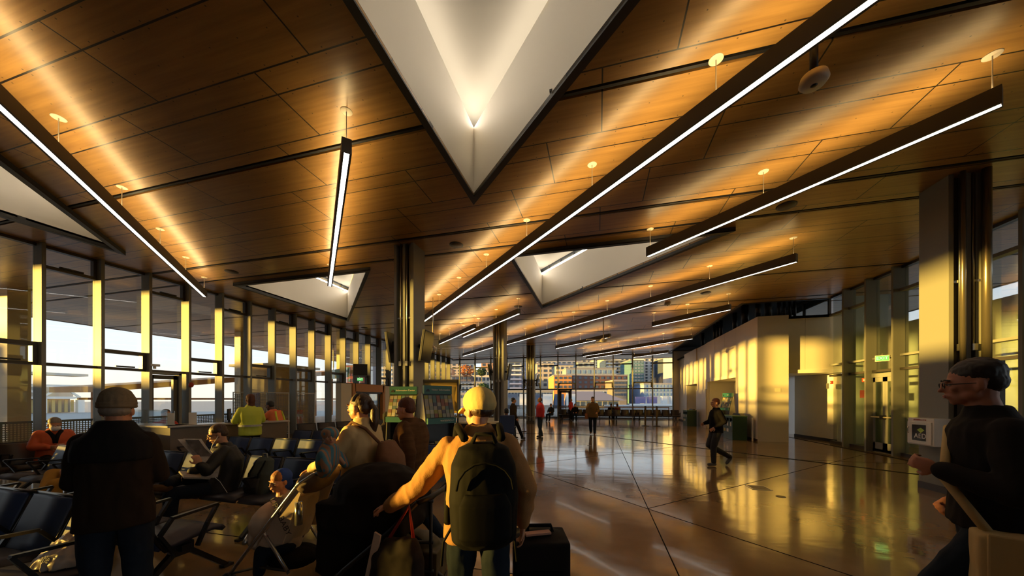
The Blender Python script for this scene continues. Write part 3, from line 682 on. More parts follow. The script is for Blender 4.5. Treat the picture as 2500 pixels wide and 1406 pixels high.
# ================================================================ COUNTER
CT = mat('counter front laminate', (.17, .13, .09, 1), .5, vary=.1); CTOP = mat('grey counter top', (.45, .42, .38, 1), .3)
t = empty('service_counter', (-10.14, 4.95, 0), 0, 'long service counter with grey top in front of the left windows', 'counter')
MB().box((0, 0, 0), (1.5, .06, 1.03)).box((1.44, 0, 0), (1.5, 2.2, 1.03), math.radians(-18), (1.5, 0, 0)).build('front_panel', CT, t)
MB().box((-.1, -.05, 1.03), (1.56, .4, 1.07)).box((1.0, -.05, 1.03), (1.56, 2.25, 1.07), math.radians(-18), (1.5, 0, 0)).build('worktop', CTOP, t, bevel=.005)
MB().box((.02, .0, 1.07), (1.4, .015, 1.4)).build('glass_screen', GLASS, t)
t = empty('computer_monitor', at(518, 1020, 7.2), 2.4, 'black computer monitor standing on the service counter', 'monitor'); t.location = (-8.5, 6.0, 1.07)
MB().cb((0, 0, .2), (.4, .03, .26)).build('casing', BLACK, t, bevel=.006); MB().cb((0, 0, .05), (.05, .04, .1)).cb((0, 0, .006), (.2, .14, .012)).build('stand', BLACK, t)
for i, (x, w) in enumerate([(425, 'left'), (470, 'right')]):
    p = at(x, 1020, 6.9 + i * .2); o = MB().cb((0, 0, .13), (.13, .01, .26)).cb((0, .03, .006), (.13, .08, .012)).build('brochure_stand', mat('white acrylic', (.75, .73, .66, 1), .4)); o.location = ((-8.86, 5.08, 1.07), (-8.75, 5.42, 1.07))[i]; o.rotation_euler = (0, 0, .9); tag(o, 'white upright display card on the counter, %s one of the pair' % w, 'card holder', 'white cards on the counter')
t = empty('recycling_bin', (-9.85, 4.3, 0), 0, 'green bin with lime top in front of the service counter', 'bin'); MB().box((0, 0, 0), (.5, .5, .86)).build('body', mat('dark green bin', (.03, .07, .02, 1), .4), t, bevel=.01); MB().box((-.01, -.01, .86), (.51, .51, .9)).build('lid', mat('lime lid', (.3, .42, .08, 1), .4), t, bevel=.01)
# ================================================================ BROCHURE RACKS
TEAL = mat('teal panel', (.02, .12, .10, 1), .4); GRYM = mat('brushed grey side', (.22, .21, .19, 1), .35, metal=.5, bump=.05, bscale=3)
BROC = [mat('brochure %d' % i, c, .5) for i, c in enumerate([(.42, .40, .32, 1), (.26, .26, .07, 1), (.10, .17, .18, 1), (.08, .09, .13, 1), (.22, .10, .08, 1), (.22, .26, .22, 1), (.30, .28, .24, 1), (.36, .30, .16, 1)])]
PW = mat('white lettering', (.75, .72, .6, 1), .6)
def rack(x, y, rz, label, head, lower, s=1.0):
    t = empty('brochure_rack', (x, y, 0), rz, label, 'brochure rack'); t.scale = (.94, .94, .94)
    w = .66
    # slanted shelves face -Y
    MB().prism([(.0, 0), (.0, .62), (.1, .70), (.16, 1.36), (.30, 1.85), (.34, 1.85), (.5, 0)], -w / 2 - .02, -w / 2, 'x').build('side_panel', GRYM, t)
    MB().prism([(.0, 0), (.0, .62), (.1, .70), (.16, 1.36), (.30, 1.85), (.34, 1.85), (.5, 0)], w / 2, w / 2 + .02, 'x').build('side_panel', GRYM, t)
    MB().box((-w / 2, .30, 0), (w / 2, .34, 1.86)).build('back_panel', BLACK, t)
    MB().box((-w / 2, .25, 1.86 - .02), (w / 2, .34, 2.02)).build('header', TEAL, t); text(head, .058, PW, t, (.06, .246, 1.93), (math.pi / 2, 0, 0))
    MB().prism([(-.29, 1.89), (-.2, 1.89), (-.215, 1.93), (-.235, 1.95), (-.26, 1.94), (-.28, 1.92)], .244, .248, 'y').build('emblem', BLACK, t)
    MB().cb((0, .1, 1.27), (w, .06, .12)).build('front_band', TEAL, t); MB().cb((0, .0, .56), (w, .03, .18)).build('lower_band', TEAL, t); text(lower, .05, PW, t, (.12, .068, 1.27), (math.pi / 2, 0, 0), 'lettering'); text(lower, .05, PW, t, (.12, -.018, .56), (math.pi / 2, 0, 0), 'lettering')
    MB().box((-w / 2, .0, .0), (w / 2, .04, .48)).box((-w / 2, .02, .48), (w / 2, .3, .5)).build('base_panel', BLACK, t)
    rnd = random.Random(int(x * 10)); R = Matrix.Rotation(-.25, 3, 'X')
    for r_ in range(6):
        for c in range(7):
            z = 1.38 + r_ * .078; yy = .155 + r_ * .022
            MB().cb((-w / 2 + .05 + c * .093, yy, z), (.082, .008, .085), R).build('brochure', rnd.choice(BROC), t)
    for c in range(4): MB().cb((-w / 2 + .1 + c * .15, .08, .72 + (c % 2) * .03), (.13, .01, .2), Matrix.Rotation(-.5, 3, 'X')).build('leaflet', BROC[c], t)
    return t
rack(-4.05, 6.15, .12, 'Information Center brochure rack standing before the nearest column', 'Information Center', 'VISIT')
rack(-2.95, 6.05, .95, 'brochure rack turned right, beside the Information Center rack', 'Visitor Information', 'WATERFRONT')
rack(5.35, 16.75, -1.3, 'teal brochure rack against the sunlit kiosk wall', 'VISIT', 'VISIT')
t = empty('bell_display', (-3.3, 6.62, 0), .25, 'golden bell shaped display panel above the brochure rack', 'display')
BRS = mat('brass sheet', (.75, .50, .13, 1), .35, metal=.35)
MB().box((-.35, 0, 1.32), (.35, .03, 2.0)).build('panel', BRS, t)
MB().box((-.38, -.03, 0), (-.35, .06, 2.05)).box((.35, -.03, 0), (.38, .06, 2.05)).box((-.38, -.03, 1.99), (.38, .06, 2.05)).build('frame', DSTEEL, t)
MB().prism([(-.2, 1.9), (-.16, 1.62), (-.24, 1.5), (-.12, 1.42), (.12, 1.42), (.24, 1.5), (.16, 1.62), (.2, 1.9)][::-1], -.03, 0, 'y').build('bell_relief', mat('pale brass', (.85, .62, .2, 1), .3), t)
MB().tube([(-.25, -.03, 1.5), (-.12, -.05, 1.40), (.12, -.05, 1.40), (.25, -.03, 1.5)], .02).build('rim', DSTEEL, t, True)
# ================================================================ BINS BY THE KIOSK
GRN = mat('dark green enamel', (.012, .05, .028, 1), .4)
def bin_unit(x, y, rz, label, lit=False):
    t = empty('sorting_bin', (x, y, 0), rz, label, 'bin', 'green sorting bins by the kiosk wall')
    MB().box((-.5, -.22, .0), (.5, .3, .92)).build('body', GRN, t, bevel=.008); MB().box((-.51, -.23, .92), (.51, .31, .97)).build('top', mat('bin top', (.07, .14, .06, 1), .4), t, bevel=.008)
    MB().prism([(-.45, .97), (.45, .97), (.3, 1.05), (-.3, 1.05)], .1, .25, 'y').build('hood', BLACK, t)
    for i in range(3):
        cx = -.33 + i * .33; MB().cb((cx, -.224, .62), (.12, .006, .16)).build('pictogram', PW, t); MB().cb((cx, -.224, .36), (.2, .006, .13)).build('sign_plate', [mat('yellow plate', (.5, .35, .05, 1), .5), PW, GRN][i], t)
        MB().cb((cx, -.21, .80), (.24, .02, .12)).build('flap', BLACK, t)
    return t
bin_unit(5.42, 15.6, -math.pi / 2, 'green sorting bin beside the kiosk corner, nearer one')
bin_unit(5.42, 22.6, -math.pi / 2, 'green sorting bin farther along the kiosk wall, catching sun')
tag(MB().cb((5.85, 14.98, .45), (.02, .1, .9)).build('leaning_board', CANO), 'thin pale board leaning beside the nearer green bin', 'board')
# ================================================================ SMALL FLOOR THINGS
t = empty('floor_hatch', (2.85, 7.05, 0), 0, 'square metal floor hatch in the polished floor', 'floor hatch')
MB().box((-.16, -.16, 0), (.16, .16, .006)).build('frame', GALV, t); MB().box((-.135, -.135, .006), (.135, .135, .008)).build('plate', CT, t)
for i, (x, y, w) in enumerate([(-.3, 12.0, 'in the middle of the hall'), (2.95, 6.5, 'in front of the square hatch')]): tag(MB().lathe([(.07, 0), (.07, .004)], (x, y, 0), 20).build('floor_plate', DSTEEL), 'small round floor plate ' + w, 'floor plate')
for i, (x, w) in enumerate([(2.8, 'left'), (3.45, 'right')]):
    t = empty('stanchion', (x, 21.8, 0), 0, 'tall sunlit stanchion before the far seats, %s one' % w, 'stanchion', 'two stanchions before the far seats')
    MB().lathe([(.22, 0), (.22, .02), (.05, .05)], (0, 0, 0), 24).build('base', BLACK, t, True); MB().box((-.045, -.045, .03), (.045, .045, 1.15)).build('post', mat('bronze post', (.12, .09, .04, 1), .35), t); MB().box((-.05, -.05, 1.15), (.05, .05, 1.19)).build('cap', BLACK, t)
t = empty('stanchion', (-3.6, 16.4, 0), 0, 'thin black stanchion with a rope beside the person in red', 'stanchion')
MB().lathe([(.17, 0), (.17, .015), (.03, .04)], (0, 0, 0), 24).build('base', BLACK, t, True); MB().tube([(0, 0, .03), (0, 0, 1.9)], .018).build('post', BLACK, t, True)
MB().tube([(0, 0, .95), (.12, .1, .8), (.3, .2, .72), (.5, .3, .78), (.62, .4, .95)], .012, 6).build('rope', WIRE, t, True)
# info tables in the middle
TBL = mat('black table cloth', (.012, .012, .014, 1), .6); LIT = mat('cream table top', (.75, .68, .45, 1), .5)
for i, (px, d, w) in enumerate([(1120, 12.5, 'left'), (1192, 12.3, 'right')]):
    p = at(px, 1030, d); t = empty('display_table', (p.x, p.y + i * .0, 0), YAW, 'dark display table with cream top behind the brochure racks, %s one' % w, 'table', 'display tables')
    MB().box((-.5, -.3, 0), (.5, .3, .74)).build('skirt', TBL, t); MB().box((-.52, -.32, .74), (.52, .32, .8)).build('table_top', LIT, t); MB().cb((.1, -.05, .87), (.26, .02, .16)).build('card', PW, t)
p = at(1237, 1060, 11.6); t = empty('armchair', (p.x, p.y, 0), YAW + .1, 'dark office chair holding the seated person by the display tables', 'chair')
MB().box((-.26, -.25, .42), (.26, .25, .5)).build('seat', SEATB, t, bevel=.02); MB().cb((0, -.24, .78), (.5, .07, .6)).build('backrest', SEATB, t, bevel=.02)
for sx in (-1, 1):
    MB().box((sx * .28 - .02, -.24, .64), (sx * .28 + .02, .22, .68)).build('armrest', BLACK, t)
    for sy in (-1, 1): MB().bar((sx * .26, sy * .22, .45), (sx * .28, sy * .26, 0), .03, .03).build('leg', BLACK, t)
# queue line of folded chairs by the rear window
for i in range(5):
    p = at(1112 + i * 10, 1000, 15); o = MB().tube([(0, 0, 0), (0, 0, .95), (.35, 0, .95), (.35, 0, 0)], .02, 6).build('metal_rail', mat('bronze rail', (.2, .14, .06, 1), .4)); o.location = (p.x, p.y + i * .35, 0); tag(o, 'low bronze hoop rail behind the display tables', 'rail', 'low hoop rails behind the display tables')
# entrance vestibule on the left wall: sunlit pilasters, portal and sliding doors
PIL = mat('cream pilaster', (.72, .66, .5, 1), .5)
t = empty('entrance_portal', (XL, 14.2, 0), 0, 'cream and orange portal around the sliding doors in the left window wall', 'portal')
for y in (.1, 3.75): MB().box((.27, y, 0), (.6, y + .75, 2.45)).build('pilaster', PIL, t)
OR = mat('orange timber', (.55, .24, .05, 1), .5)
MB().box((.27, 1.1, 2.05), (.62, 3.6, 2.48)).box((.27, .9, 0), (.62, 1.15, 2.48)).box((.27, 3.5, 0), (.62, 3.72, 2.48)).build('portal_frame', OR, t)
MB().box((.3, 1.2, 1.95), (.55, 3.5, 2.05)).build('door_operator', BLACK, t)
for y in (1.2, 2.35): dl = MB().box((.4, y, .02), (.44, y + .06, 1.95)).box((.4, y + 1.06, .02), (.44, y + 1.12, 1.95)).box((.4, y, .02), (.44, y + 1.12, .2)).build('sliding_door', DSTEEL, t); MB().box((.415, y + .06, .2), (.425, y + 1.06, 1.95)).build('glass_pane', GLASS, dl)
# ================================================================ PEOPLE
def fuse(mb, name, m, parent, voxel=.012, smooth=2, wrinkle=0, wscale=6, seed=0, label=None):
    """grow one continuous skin over overlapping lumps"""
    me = mb.mesh(name + '_src', m); o = bpy.data.objects.new('tmp', me); COL.objects.link(o)
    r = o.modifiers.new('r', 'REMESH'); r.mode = 'VOXEL'; r.voxel_size = voxel; r.use_smooth_shade = True
    s = o.modifiers.new('s', 'SMOOTH'); s.factor = .6; s.iterations = smooth
    bpy.context.view_layer.update()
    nm = bpy.data.meshes.new_from_object(o.evaluated_get(bpy.context.evaluated_depsgraph_get()))
    bpy.data.objects.remove(o); nm.name = name
    if wrinkle:
        no = [Vector(v.normal) for v in nm.vertices]; off = Vector((seed * 3.7, seed * 1.3, seed))
        for v, n in zip(nm.vertices, no):
            q = Vector(v.co); q2 = Vector((q.x * wscale, q.y * wscale, q.z * wscale * .55)) + off
            w = noise.noise(q2) + .5 * noise.noise(q2 * 2.3); w = 1 - abs(w) * 2.2; v.co = q + n * (w * wrinkle)
    nm.materials.clear(); nm.materials.append(m); nm.polygons.foreach_set('use_smooth', [True] * len(nm.polygons))
    ob = bpy.data.objects.new(name, nm); COL.objects.link(ob); ob.parent = parent
    if label: ob['label'] = label
    return ob
def cap(b, p, q, r0, r1, n=12, flat=1.0):
    """tapered limb with rounded ends"""
    p, q = Vector(p), Vector(q); d = (q - p); l = d.length
    if l < 1e-5: d = Vector((0, 0, 1))
    d.normalize(); pts = [p - d * r0 * .9, p - d * r0 * .5, p, (p + q) / 2, q, q + d * r1 * .5, q + d * r1 * .9]
    b.tube(pts, [r0 * .35, r0 * .85, r0, (r0 + r1) / 2 * 1.03, r1, r1 * .85, r1 * .35], n)
def limb(b, pts, rs):
    for i in range(len(pts) - 1): cap(b, pts[i], pts[i + 1], rs[i], rs[i + 1])
def loft(b, secs, n=20):
    """secs: (centre, rx, ry, yaw)"""
    o = len(b.v)
    for c, rx, ry, yw in secs:
        for k in range(n):
            a = 2 * math.pi * k / n; ca, sa = math.cos(a), math.sin(a)
            ca = math.copysign(abs(ca) ** .85, ca); sa = math.copysign(abs(sa) ** .85, sa)
            x, y = ca * rx, sa * ry; b.v.append((c[0] + x * math.cos(yw) - y * math.sin(yw), c[1] + x * math.sin(yw) + y * math.cos(yw), c[2]))
    for i in range(len(secs) - 1):
        for k in range(n): a = o + i * n + k; c = o + i * n + (k + 1) % n; b.f.append((a, c, c + n, a + n))
    b.f.append(tuple(o + k for k in reversed(range(n)))); b.f.append(tuple(o + (len(secs) - 1) * n + k for k in range(n)))
SKIN = mat('warm skin', (.55, .27, .15, 1), .5, vary=.08, vscale=12); SKIN2 = mat('ruddy skin', (.50, .22, .12, 1), .5, vary=.08, vscale=12); SKIN3 = mat('brown skin', (.16, .07, .035, 1), .5)
EYEW = mat('eye white', (.7, .66, .6, 1), .3); IRIS = mat('dark iris', (.02, .015, .01, 1), .2); LIPS = mat('lips', (.38, .12, .09, 1), .5)
def hand(b, w, d, side, palm_n, curl=.5, s=1.0, spread=.12):
    """w wrist point, d pointing direction, palm_n = direction the palm faces, side = +1 thumb towards d x palm_n"""
    d = Vector(d).normalized(); n = Vector(palm_n); n = (n - d * n.dot(d)).normalized(); t = d.cross(n) * side
    M = Matrix((t, d, n)).transposed(); w = Vector(w)
    b.ell(w + d * .045 * s, (.040 * s, .052 * s, .016 * s), M, 14, 8); b.cb(w + d * .055 * s, (.066 * s, .062 * s, .022 * s), M)
    for i, (ox, ln_, r) in enumerate([(.030, .072, .0088), (.0105, .080, .0092), (-.0095, .074, .0088), (-.028, .058, .0078)]):
        p = w + d * .082 * s + t * ox * s; a = 0; sp = (ox / .03) * spread; dd = (d + t * sp).normalized()
        for j, (f, c) in enumerate([(.45, .6), (.32, 1.0), (.23, .8)]):
            a += curl * c * (1 + .08 * i); v = dd * math.cos(a) + n * math.sin(a); q = p + v * ln_ * f * s; cap(b, p, q, r * s * (1 - .08 * j), r * s * (.93 - .1 * j), 8); p = q
    p = w + d * .022 * s + t * .030 * s; q = p + (t * .75 + d * .6 + n * .25).normalized() * .036 * s; r_ = q + (d * .8 + t * .15 + n * .6 * max(curl, .3)).normalized() * .034 * s
    cap(b, w + d * .02 * s + t * .012 * s, p, .015 * s, .0135 * s, 8); cap(b, p, q, .0135 * s, .0105 * s, 8); cap(b, q, r_, .0105 * s, .008 * s, 8)
def RX(a): return Matrix.Rotation(a, 3, 'X')
def RZ(a): return Matrix.Rotation(a, 3, 'Z')
def head_lumps(b, c, R, s=1.0):
    c = Vector(c)
    def e(p, r): b.ell(c + R @ Vector(p) * s, tuple(v * s for v in r), R, 18, 12)
    e((0, -.015, .03), (.074, .094, .088)); e((0, .015, -.01), (.066, .078, .085)); e((0, .045, -.06), (.045, .045, .045)); e((0, .07, -.088), (.020, .016, .016))
    for x in (-1, 1): e((x * .045, .02, -.055), (.02, .035, .03)); e((x * .076, -.008, -.012), (.009, .018, .031)); e((x * .038, .072, -.02), (.020, .014, .015)); e((x * .03, .088, .022), (.022, .008, .007))
    e((0, .098, -.008), (.009, .011, .028)); e((0, .108, -.024), (.0125, .013, .011)); e((0, .09, -.055), (.025, .010, .012))
def face_bits(c, R, par, s=1.0, brow=None, glasses=False, mask=False, beard=None):
    c = Vector(c)
    for x in (-1, 1):
        ey = MB().ell(c + R @ Vector((x * .031, .079, .004)) * s, (.0125 * s, .010 * s, .0075 * s), R, 12, 8).build('eye', EYEW, par, True)
        MB().ell(c + R @ Vector((x * .031, .0875, .004)) * s, (.0052 * s, .003 * s, .0052 * s), R, 10, 6).build('iris', IRIS, ey, True)
        if brow: MB().tube([c + R @ Vector((x * .014, .095, .026)) * s, c + R @ Vector((x * .032, .093, .031)) * s, c + R @ Vector((x * .05, .080, .024)) * s], .0045 * s, 6).build('eyebrow', brow, par, True)
    if not mask:
        MB().ell(c + R @ Vector((0, .099, -.052)) * s, (.021 * s, .006 * s, .0045 * s), R, 12, 6).ell(c + R @ Vector((0, .098, -.060)) * s, (.017 * s, .006 * s, .005 * s), R, 12, 6).build('lips', LIPS, par, True)
    else:
        MB().ell(c + R @ Vector((0, .070, -.042)) * s, (.062 * s, .060 * s, .058 * s), R, 18, 12).build('face_mask', mat('white mask', (.72, .72, .74, 1), .8), par, True)
    if glasses:
        g = MB()
        for x in (-1, 1):
            g.tube([c + R @ Vector((x * .032 + .021 * math.cos(k * math.pi / 6), .1, .003 + .015 * math.sin(k * math.pi / 6))) * s for k in range(13)], .0022 * s, 6)
            g.tube([c + R @ Vector((x * .053, .098, .007)) * s, c + R @ Vector((x * .078, .0, .0)) * s], .0022 * s, 6)
        g.tube([c + R @ Vector((-.011, .1, .006)) * s, c + R @ Vector((.011, .1, .006)) * s], .0022 * s, 6); g.build('glasses', BLACK, par)
def hair(c, R, par, m, s=1.0, kind='short', vox=.006):
    b = MB(); c = Vector(c)
    def e(p, r, n=16): b.ell(c + R @ Vector(p) * s, tuple(v * s for v in r), R, n, 10)
    if kind == 'short': e((0, -.022, .052), (.080, .093, .080)); e((0, -.050, .005), (.072, .062, .062))
    elif kind == 'bald': e((0, -.045, -.005), (.079, .066, .045))
    elif kind == 'long': e((0, -.025, .045), (.082, .098, .082)); e((0, -.065, -.02), (.076, .055, .11)); e((0, -.07, -.13), (.07, .04, .12))
    elif kind == 'tail':
        e((0, -.026, .045), (.081, .097, .080)); e((0, -.06, .0), (.072, .058, .07)); e((0, -.12, .03), (.03, .03, .03))
        pts = [c + R @ Vector(p) * s for p in ((0, -.12, .03), (0, -.155, -.03), (0, -.15, -.14), (0, -.125, -.24), (0, -.12, -.3))]; b.tube(pts, [.02 * s, .035 * s, .038 * s, .025 * s, .008 * s], 10)
    return fuse(b, 'hair', m, par, vox * s, 1, .0018, 55, 3)
STAND = dict(pelvis=(0, 0, .93), waist=(0, 0, 1.06), chest=(0, .0, 1.27), neck=(0, -.01, 1.47), head=(0, .02, 1.62),
             sh=((-.185, 0, 1.40), (.185, 0, 1.40)), el=((-.25, -.03, 1.13), (.25, -.03, 1.13)), wr=((-.24, .09, .90), (.24, .09, .90)),
             hip=((-.09, 0, .92), (.09, 0, .92)), kn=((-.10, .02, .50), (.10, .02, .50)), an=((-.11, -.02, .09), (.11, -.02, .09)), toe=None, hy=0, hp=0, curl=.6)
SIT = dict(STAND, pelvis=(0, -.02, .52), waist=(0, -.05, .66), chest=(0, -.06, .86), neck=(0, -.03, 1.04), head=(0, .02, 1.19), sh=((-.18, -.05, .99), (.18, -.05, .99)),
           el=((-.24, .02, .74), (.24, .02, .74)), wr=((-.12, .25, .68), (.12, .25, .68)), hip=((-.09, 0, .50), (.09, 0, .50)), kn=((-.11, .42, .50), (.11, .42, .50)), an=((-.11, .44, .09), (.11, .44, .09)))
def person(label, loc, rz, J, top, bottom, shoe, skin=None, hairm=None, hk='short', hat=None, s=1.0, vox=.012, bulk=1.0, hem=.86, wr=.006, face=True, glasses=False, mask=False, seed=1, group=None, skirt=0, pal=((1, 0, -.2), (-1, 0, -.2)), topname='jacket', hands=(1, 1)):
    K = dict(STAND); K.update(J); skin = skin or SKIN; hairm = hairm or mat('dark brown hair', (.035, .02, .012, 1), .5)
    t = empty('person', loc, rz, label, 'person', group); t.scale = (s, s, s)
    V = lambda k: Vector(K[k])
    R = RZ(K['hy']) @ RX(K['hp'])
    # one continuous body
    b = MB(); head_lumps(b, K['head'], R); limb(b, [V('neck') - Vector((0, 0, .05)), V('neck') + (V('head') - V('neck')) * .5, V('head') + R @ Vector((0, -.02, -.03))], [.062, .054, .055])
    loft(b, [(V('pelvis') - Vector((0, 0, .06)), .13, .10, 0), (V('pelvis'), .15, .11, 0), (V('waist'), .125, .095, 0), (V('chest'), .15, .105, 0), (V('neck') - Vector((0, 0, .07)), .115, .07, 0), (V('neck'), .06, .06, 0)])
    for i in (0, 1):
        sh, el, wri = Vector(K['sh'][i]), Vector(K['el'][i]), Vector(K['wr'][i]); shm = (Vector(K['sh'][0]) + Vector(K['sh'][1])) / 2; limb(b, [sh + (shm - sh) * .25 - Vector((0, 0, .03)), el, wri], [.038, .036, .026])
        dr = (wri - el).normalized()
        if K.get('hd') and K['hd'][i]: dr = Vector(K['hd'][i])
        if hands[i]: hand(b, wri + dr * .012, dr, (1, -1)[i] * K.get('ts', (1, 1))[i], pal[i], K['curl'] if not isinstance(K['curl'], tuple) else K['curl'][i])
        limb(b, [Vector(K['hip'][i]), Vector(K['kn'][i]), Vector(K['an'][i])], [.078, .052, .036])
    fuse(b, 'body', skin, t, min(vox, .0075) if face else vox, 1)
    # jacket
    b = MB(); B = bulk; c = V('chest'); h0 = hem
    if J.get('seated'): lo = [(V('pelvis') + Vector((0, .0, -.07)), .185 * B, .15 * B, 0), (V('pelvis'), .18 * B, .145 * B, 0)]
    else:
        pz = Vector((V('pelvis').x, V('pelvis').y, h0)); lo = [(pz, .185 * B, .14 * B, 0), (pz + (V('waist') - pz) * .5, .18 * B, .135 * B, 0)]
    sm = (Vector(K['sh'][0]) + Vector(K['sh'][1])) / 2; syaw = math.atan2(K['sh'][1][1] - K['sh'][0][1], K['sh'][1][0] - K['sh'][0][0])
    loft(b, lo + [(V('waist'), .17 * B, .13 * B, syaw * .5), (c, .185 * B, .14 * B, syaw), (Vector((sm.x, sm.y, sm.z - .02)), .180 * B, .118 * B, syaw), (Vector((sm.x, sm.y, sm.z + .025)), .145 * B, .10 * B, syaw), (V('neck') - Vector((0, 0, .02)), .10, .085, syaw), (V('neck') + Vector((0, .005, .035)), .068, .070, 0)])
    for i in (0, 1):
        sh, el, wri = Vector(K['sh'][i]), Vector(K['el'][i]), Vector(K['wr'][i]); limb(b, [sh + (sm - sh) * .12 - Vector((0, 0, .015)), el, wri - (wri - el).normalized() * .01], [.064 * B, .055 * B, .042 * B])
    jk = fuse(b, topname, top, t, vox, 2, wr, 7, seed)
    # trousers
    b = MB()
    loft(b, [(V('pelvis') - Vector((0, 0, .10)), .14, .11, 0), (V('pelvis'), .165, .125, 0), (V('pelvis') + (V('waist') - V('pelvis')) * .7, .145, .112, 0)])
    for i in (0, 1): limb(b, [Vector(K['hip'][i]), Vector(K['kn'][i]), Vector(K['an'][i]) + Vector((0, 0, .02))], [.095, .074, .060])
    fuse(b, 'trousers', bottom, t, vox, 2, wr * .8, 8, seed + 1)
    for i in (0, 1):
        a = Vector(K['an'][i]); dv = Vector((0, 1, 0)) if not K.get('toe') else Vector(K['toe'][i]); dv.normalize(); b = MB()
        cap(b, a - Vector((0, 0, .035)) - dv * .03, a + dv * .12 - Vector((0, 0, .045)), .045, .04); cap(b, a, a - Vector((0, 0, .03)), .05, .05)
        fuse(b, 'shoe', shoe, t, vox, 1)
    if face: face_bits(K['head'], R, t, 1, hairm, glasses, mask)
    if hk: hair(K['head'], R, t, hairm, 1, hk, max(.006, vox * .6))
    if hat: hat(t, Vector(K['head']), R)
    return t, K, R
def beanie(m):
    def f(t, c, R):
        b = MB(); b.ell(c + R @ Vector((0, -.015, .062)), (.092, .108, .088), R, 20, 12); b.ell(c + R @ Vector((0, -.02, .085)), (.084, .098, .078), R, 20, 12); o = fuse(b, 'hat', m, t, .006, 1, .003, 20)
        b = MB()
        for dz in (0, .02): ps = [c + R @ Vector((.084 * math.cos(k * math.pi / 10), -.015 + .098 * math.sin(k * math.pi / 10), .03 + dz + .010 * math.sin(k * math.pi / 10))) for k in range(21)]; b.tube(ps, .013, 10)
        fuse(b, 'hat_brim', m, t, .006, 2, .003, 20)
    return f
def ballcap(m):
    def f(t, c, R):
        b = MB(); b.ell(c + R @ Vector((0, -.014, .050)), (.094, .114, .092), R, 20, 12); b.ell(c + R @ Vector((0, -.03, .035)), (.092, .10, .07), R, 20, 12); o = fuse(b, 'cap_crown', m, t, .006, 1)
        b = MB(); n = 12; top, bot = [], []
        for k in range(n + 1):
            a = math.pi * k / n; x = .078 * math.cos(a); y = .062 + .105 * math.sin(a); z = .042 - .026 * (x / .078) ** 2 - .055 * math.sin(a)
            top.append(c + R @ Vector((x, y, z))); bot.append(c + R @ Vector((x * .99, y - .002, z - .009)))
        m0_ = [c + R @ Vector((.08, .045, .015)), c + R @ Vector((-.08, .045, .015))]; vs = top + bot; k = n + 1
        b.add(vs, [tuple(range(k)), tuple(reversed(range(k, 2 * k)))] + [(i, k + i, k + i + 1, i + 1) for i in range(n)] + [(0, n, k + n, k)]); b.build('cap_bill', m, t)
        MB().ell(c + R @ Vector((0, -.012, .138)), (.008, .008, .005)).build('cap_button', m, t, True)
    return f
def face_to(px, d, dirpx):   # root z rotation that faces world azimuth; dirpx: world angle in degrees from +Y, counter-clockwise
    p = at(px, 975, d); return Vector((p.x, p.y, 0)), math.radians(dirpx)
JEANS = mat('dark denim', (.012, .020, .034, 1), .8, bump=.3, bscale=150, vary=.2, vscale=10); FLEECE = mat('charcoal brown fleece', (.020, .014, .010, 1), .95, bump=.3, bscale=120)
BLKC = mat('black cloth', (.008, .008, .009, 1), .8, bump=.2, bscale=100); TAN = mat('tan fleece', (.36, .19, .075, 1), .9, bump=.35, bscale=140)
KHAKI = mat('cream cap cotton', (.60, .46, .20, 1), .8, bump=.2, bscale=120); BRSHOE = mat('brown suede', (.10, .055, .025, 1), .9); BSHOE = mat('black shoe', (.012, .012, .012, 1), .5)
REDH = mat('red brown hair', (.11, .028, .010, 1), .6); GREYH = mat('grey hair', (.22, .19, .16, 1), .6); BRH = mat('brown hair', (.06, .03, .015, 1), .5)
# --- 1 elderly man, back to the camera
loc, rz = face_to(283, 2.25, 48)
t, K, R = person('standing man in a dark fleece jacket, jeans and an olive knit hat, seen from behind', loc, rz, dict(sh=((-.165, 0, 1.40), (.165, 0, 1.40)), el=((-.205, .03, 1.12), (.205, .03, 1.12)), wr=((-.12, .24, 1.08), (.12, .24, 1.08)), hp=-.12, an=((-.13, -.02, .09), (.13, -.02, .09)), head=(0, .03, 1.60)), FLEECE, JEANS, BSHOE, SKIN2, GREYH, 'bald', beanie(mat('olive felt hat', (.17, .135, .09, 1), .95, bump=.3, bscale=90)), s=.965, vox=.011, bulk=1.03, hem=.80, wr=.008)
b = MB(); loft(b, [((0, 0, 1.26), .202, .158, 0), ((0, 0, 1.33), .20, .154, 0), ((0, -.0, 1.405), .188, .131, 0), ((0, -.01, 1.46), .125, .11, 0), ((0, -.005, 1.53), .085, .09, 0)]); fuse(b, 'shoulder_yoke', BLKC, t, .01, 2, .005, 8, 5)
# --- 2 man with cap and backpack
loc, rz = face_to(1168, 1.95, 22)
CAPL = Vector((-.50, .36, .98))
t, K, R = person('man in a tan fleece and cream cap with a black backpack, seen from behind', loc, rz, dict(sh=((-.19, .02, 1.38), (.19, -.01, 1.40)), el=((-.36, .10, 1.12), (.28, -.06, 1.13)), wr=((-.56, .24, .965), (.27, .02, .90)), hd=((-.75, .6, -.25), (0, .1, -1)), hy=.62, head=(0, .04, 1.59), hp=-.05, an=((-.12, .1, .09), (.12, -.12, .12)), kn=((-.11, .10, .50), (.11, -.02, .5))), TAN, JEANS, BRSHOE, SKIN, BRH, 'bald', ballcap(KHAKI), s=.98, vox=.0095, bulk=1.08, hem=.84, wr=.009, seed=4, pal=((0, .2, -1), (-1, 0, 0)), topname='fleece')
bp = empty('backpack', loc, rz, 'large black backpack on the back of the man in the tan fleece', 'backpack'); bp.scale = (.98,) * 3
BPK = mat('black nylon', (.004, .004, .004, 1), .8, bump=.15, bscale=60)
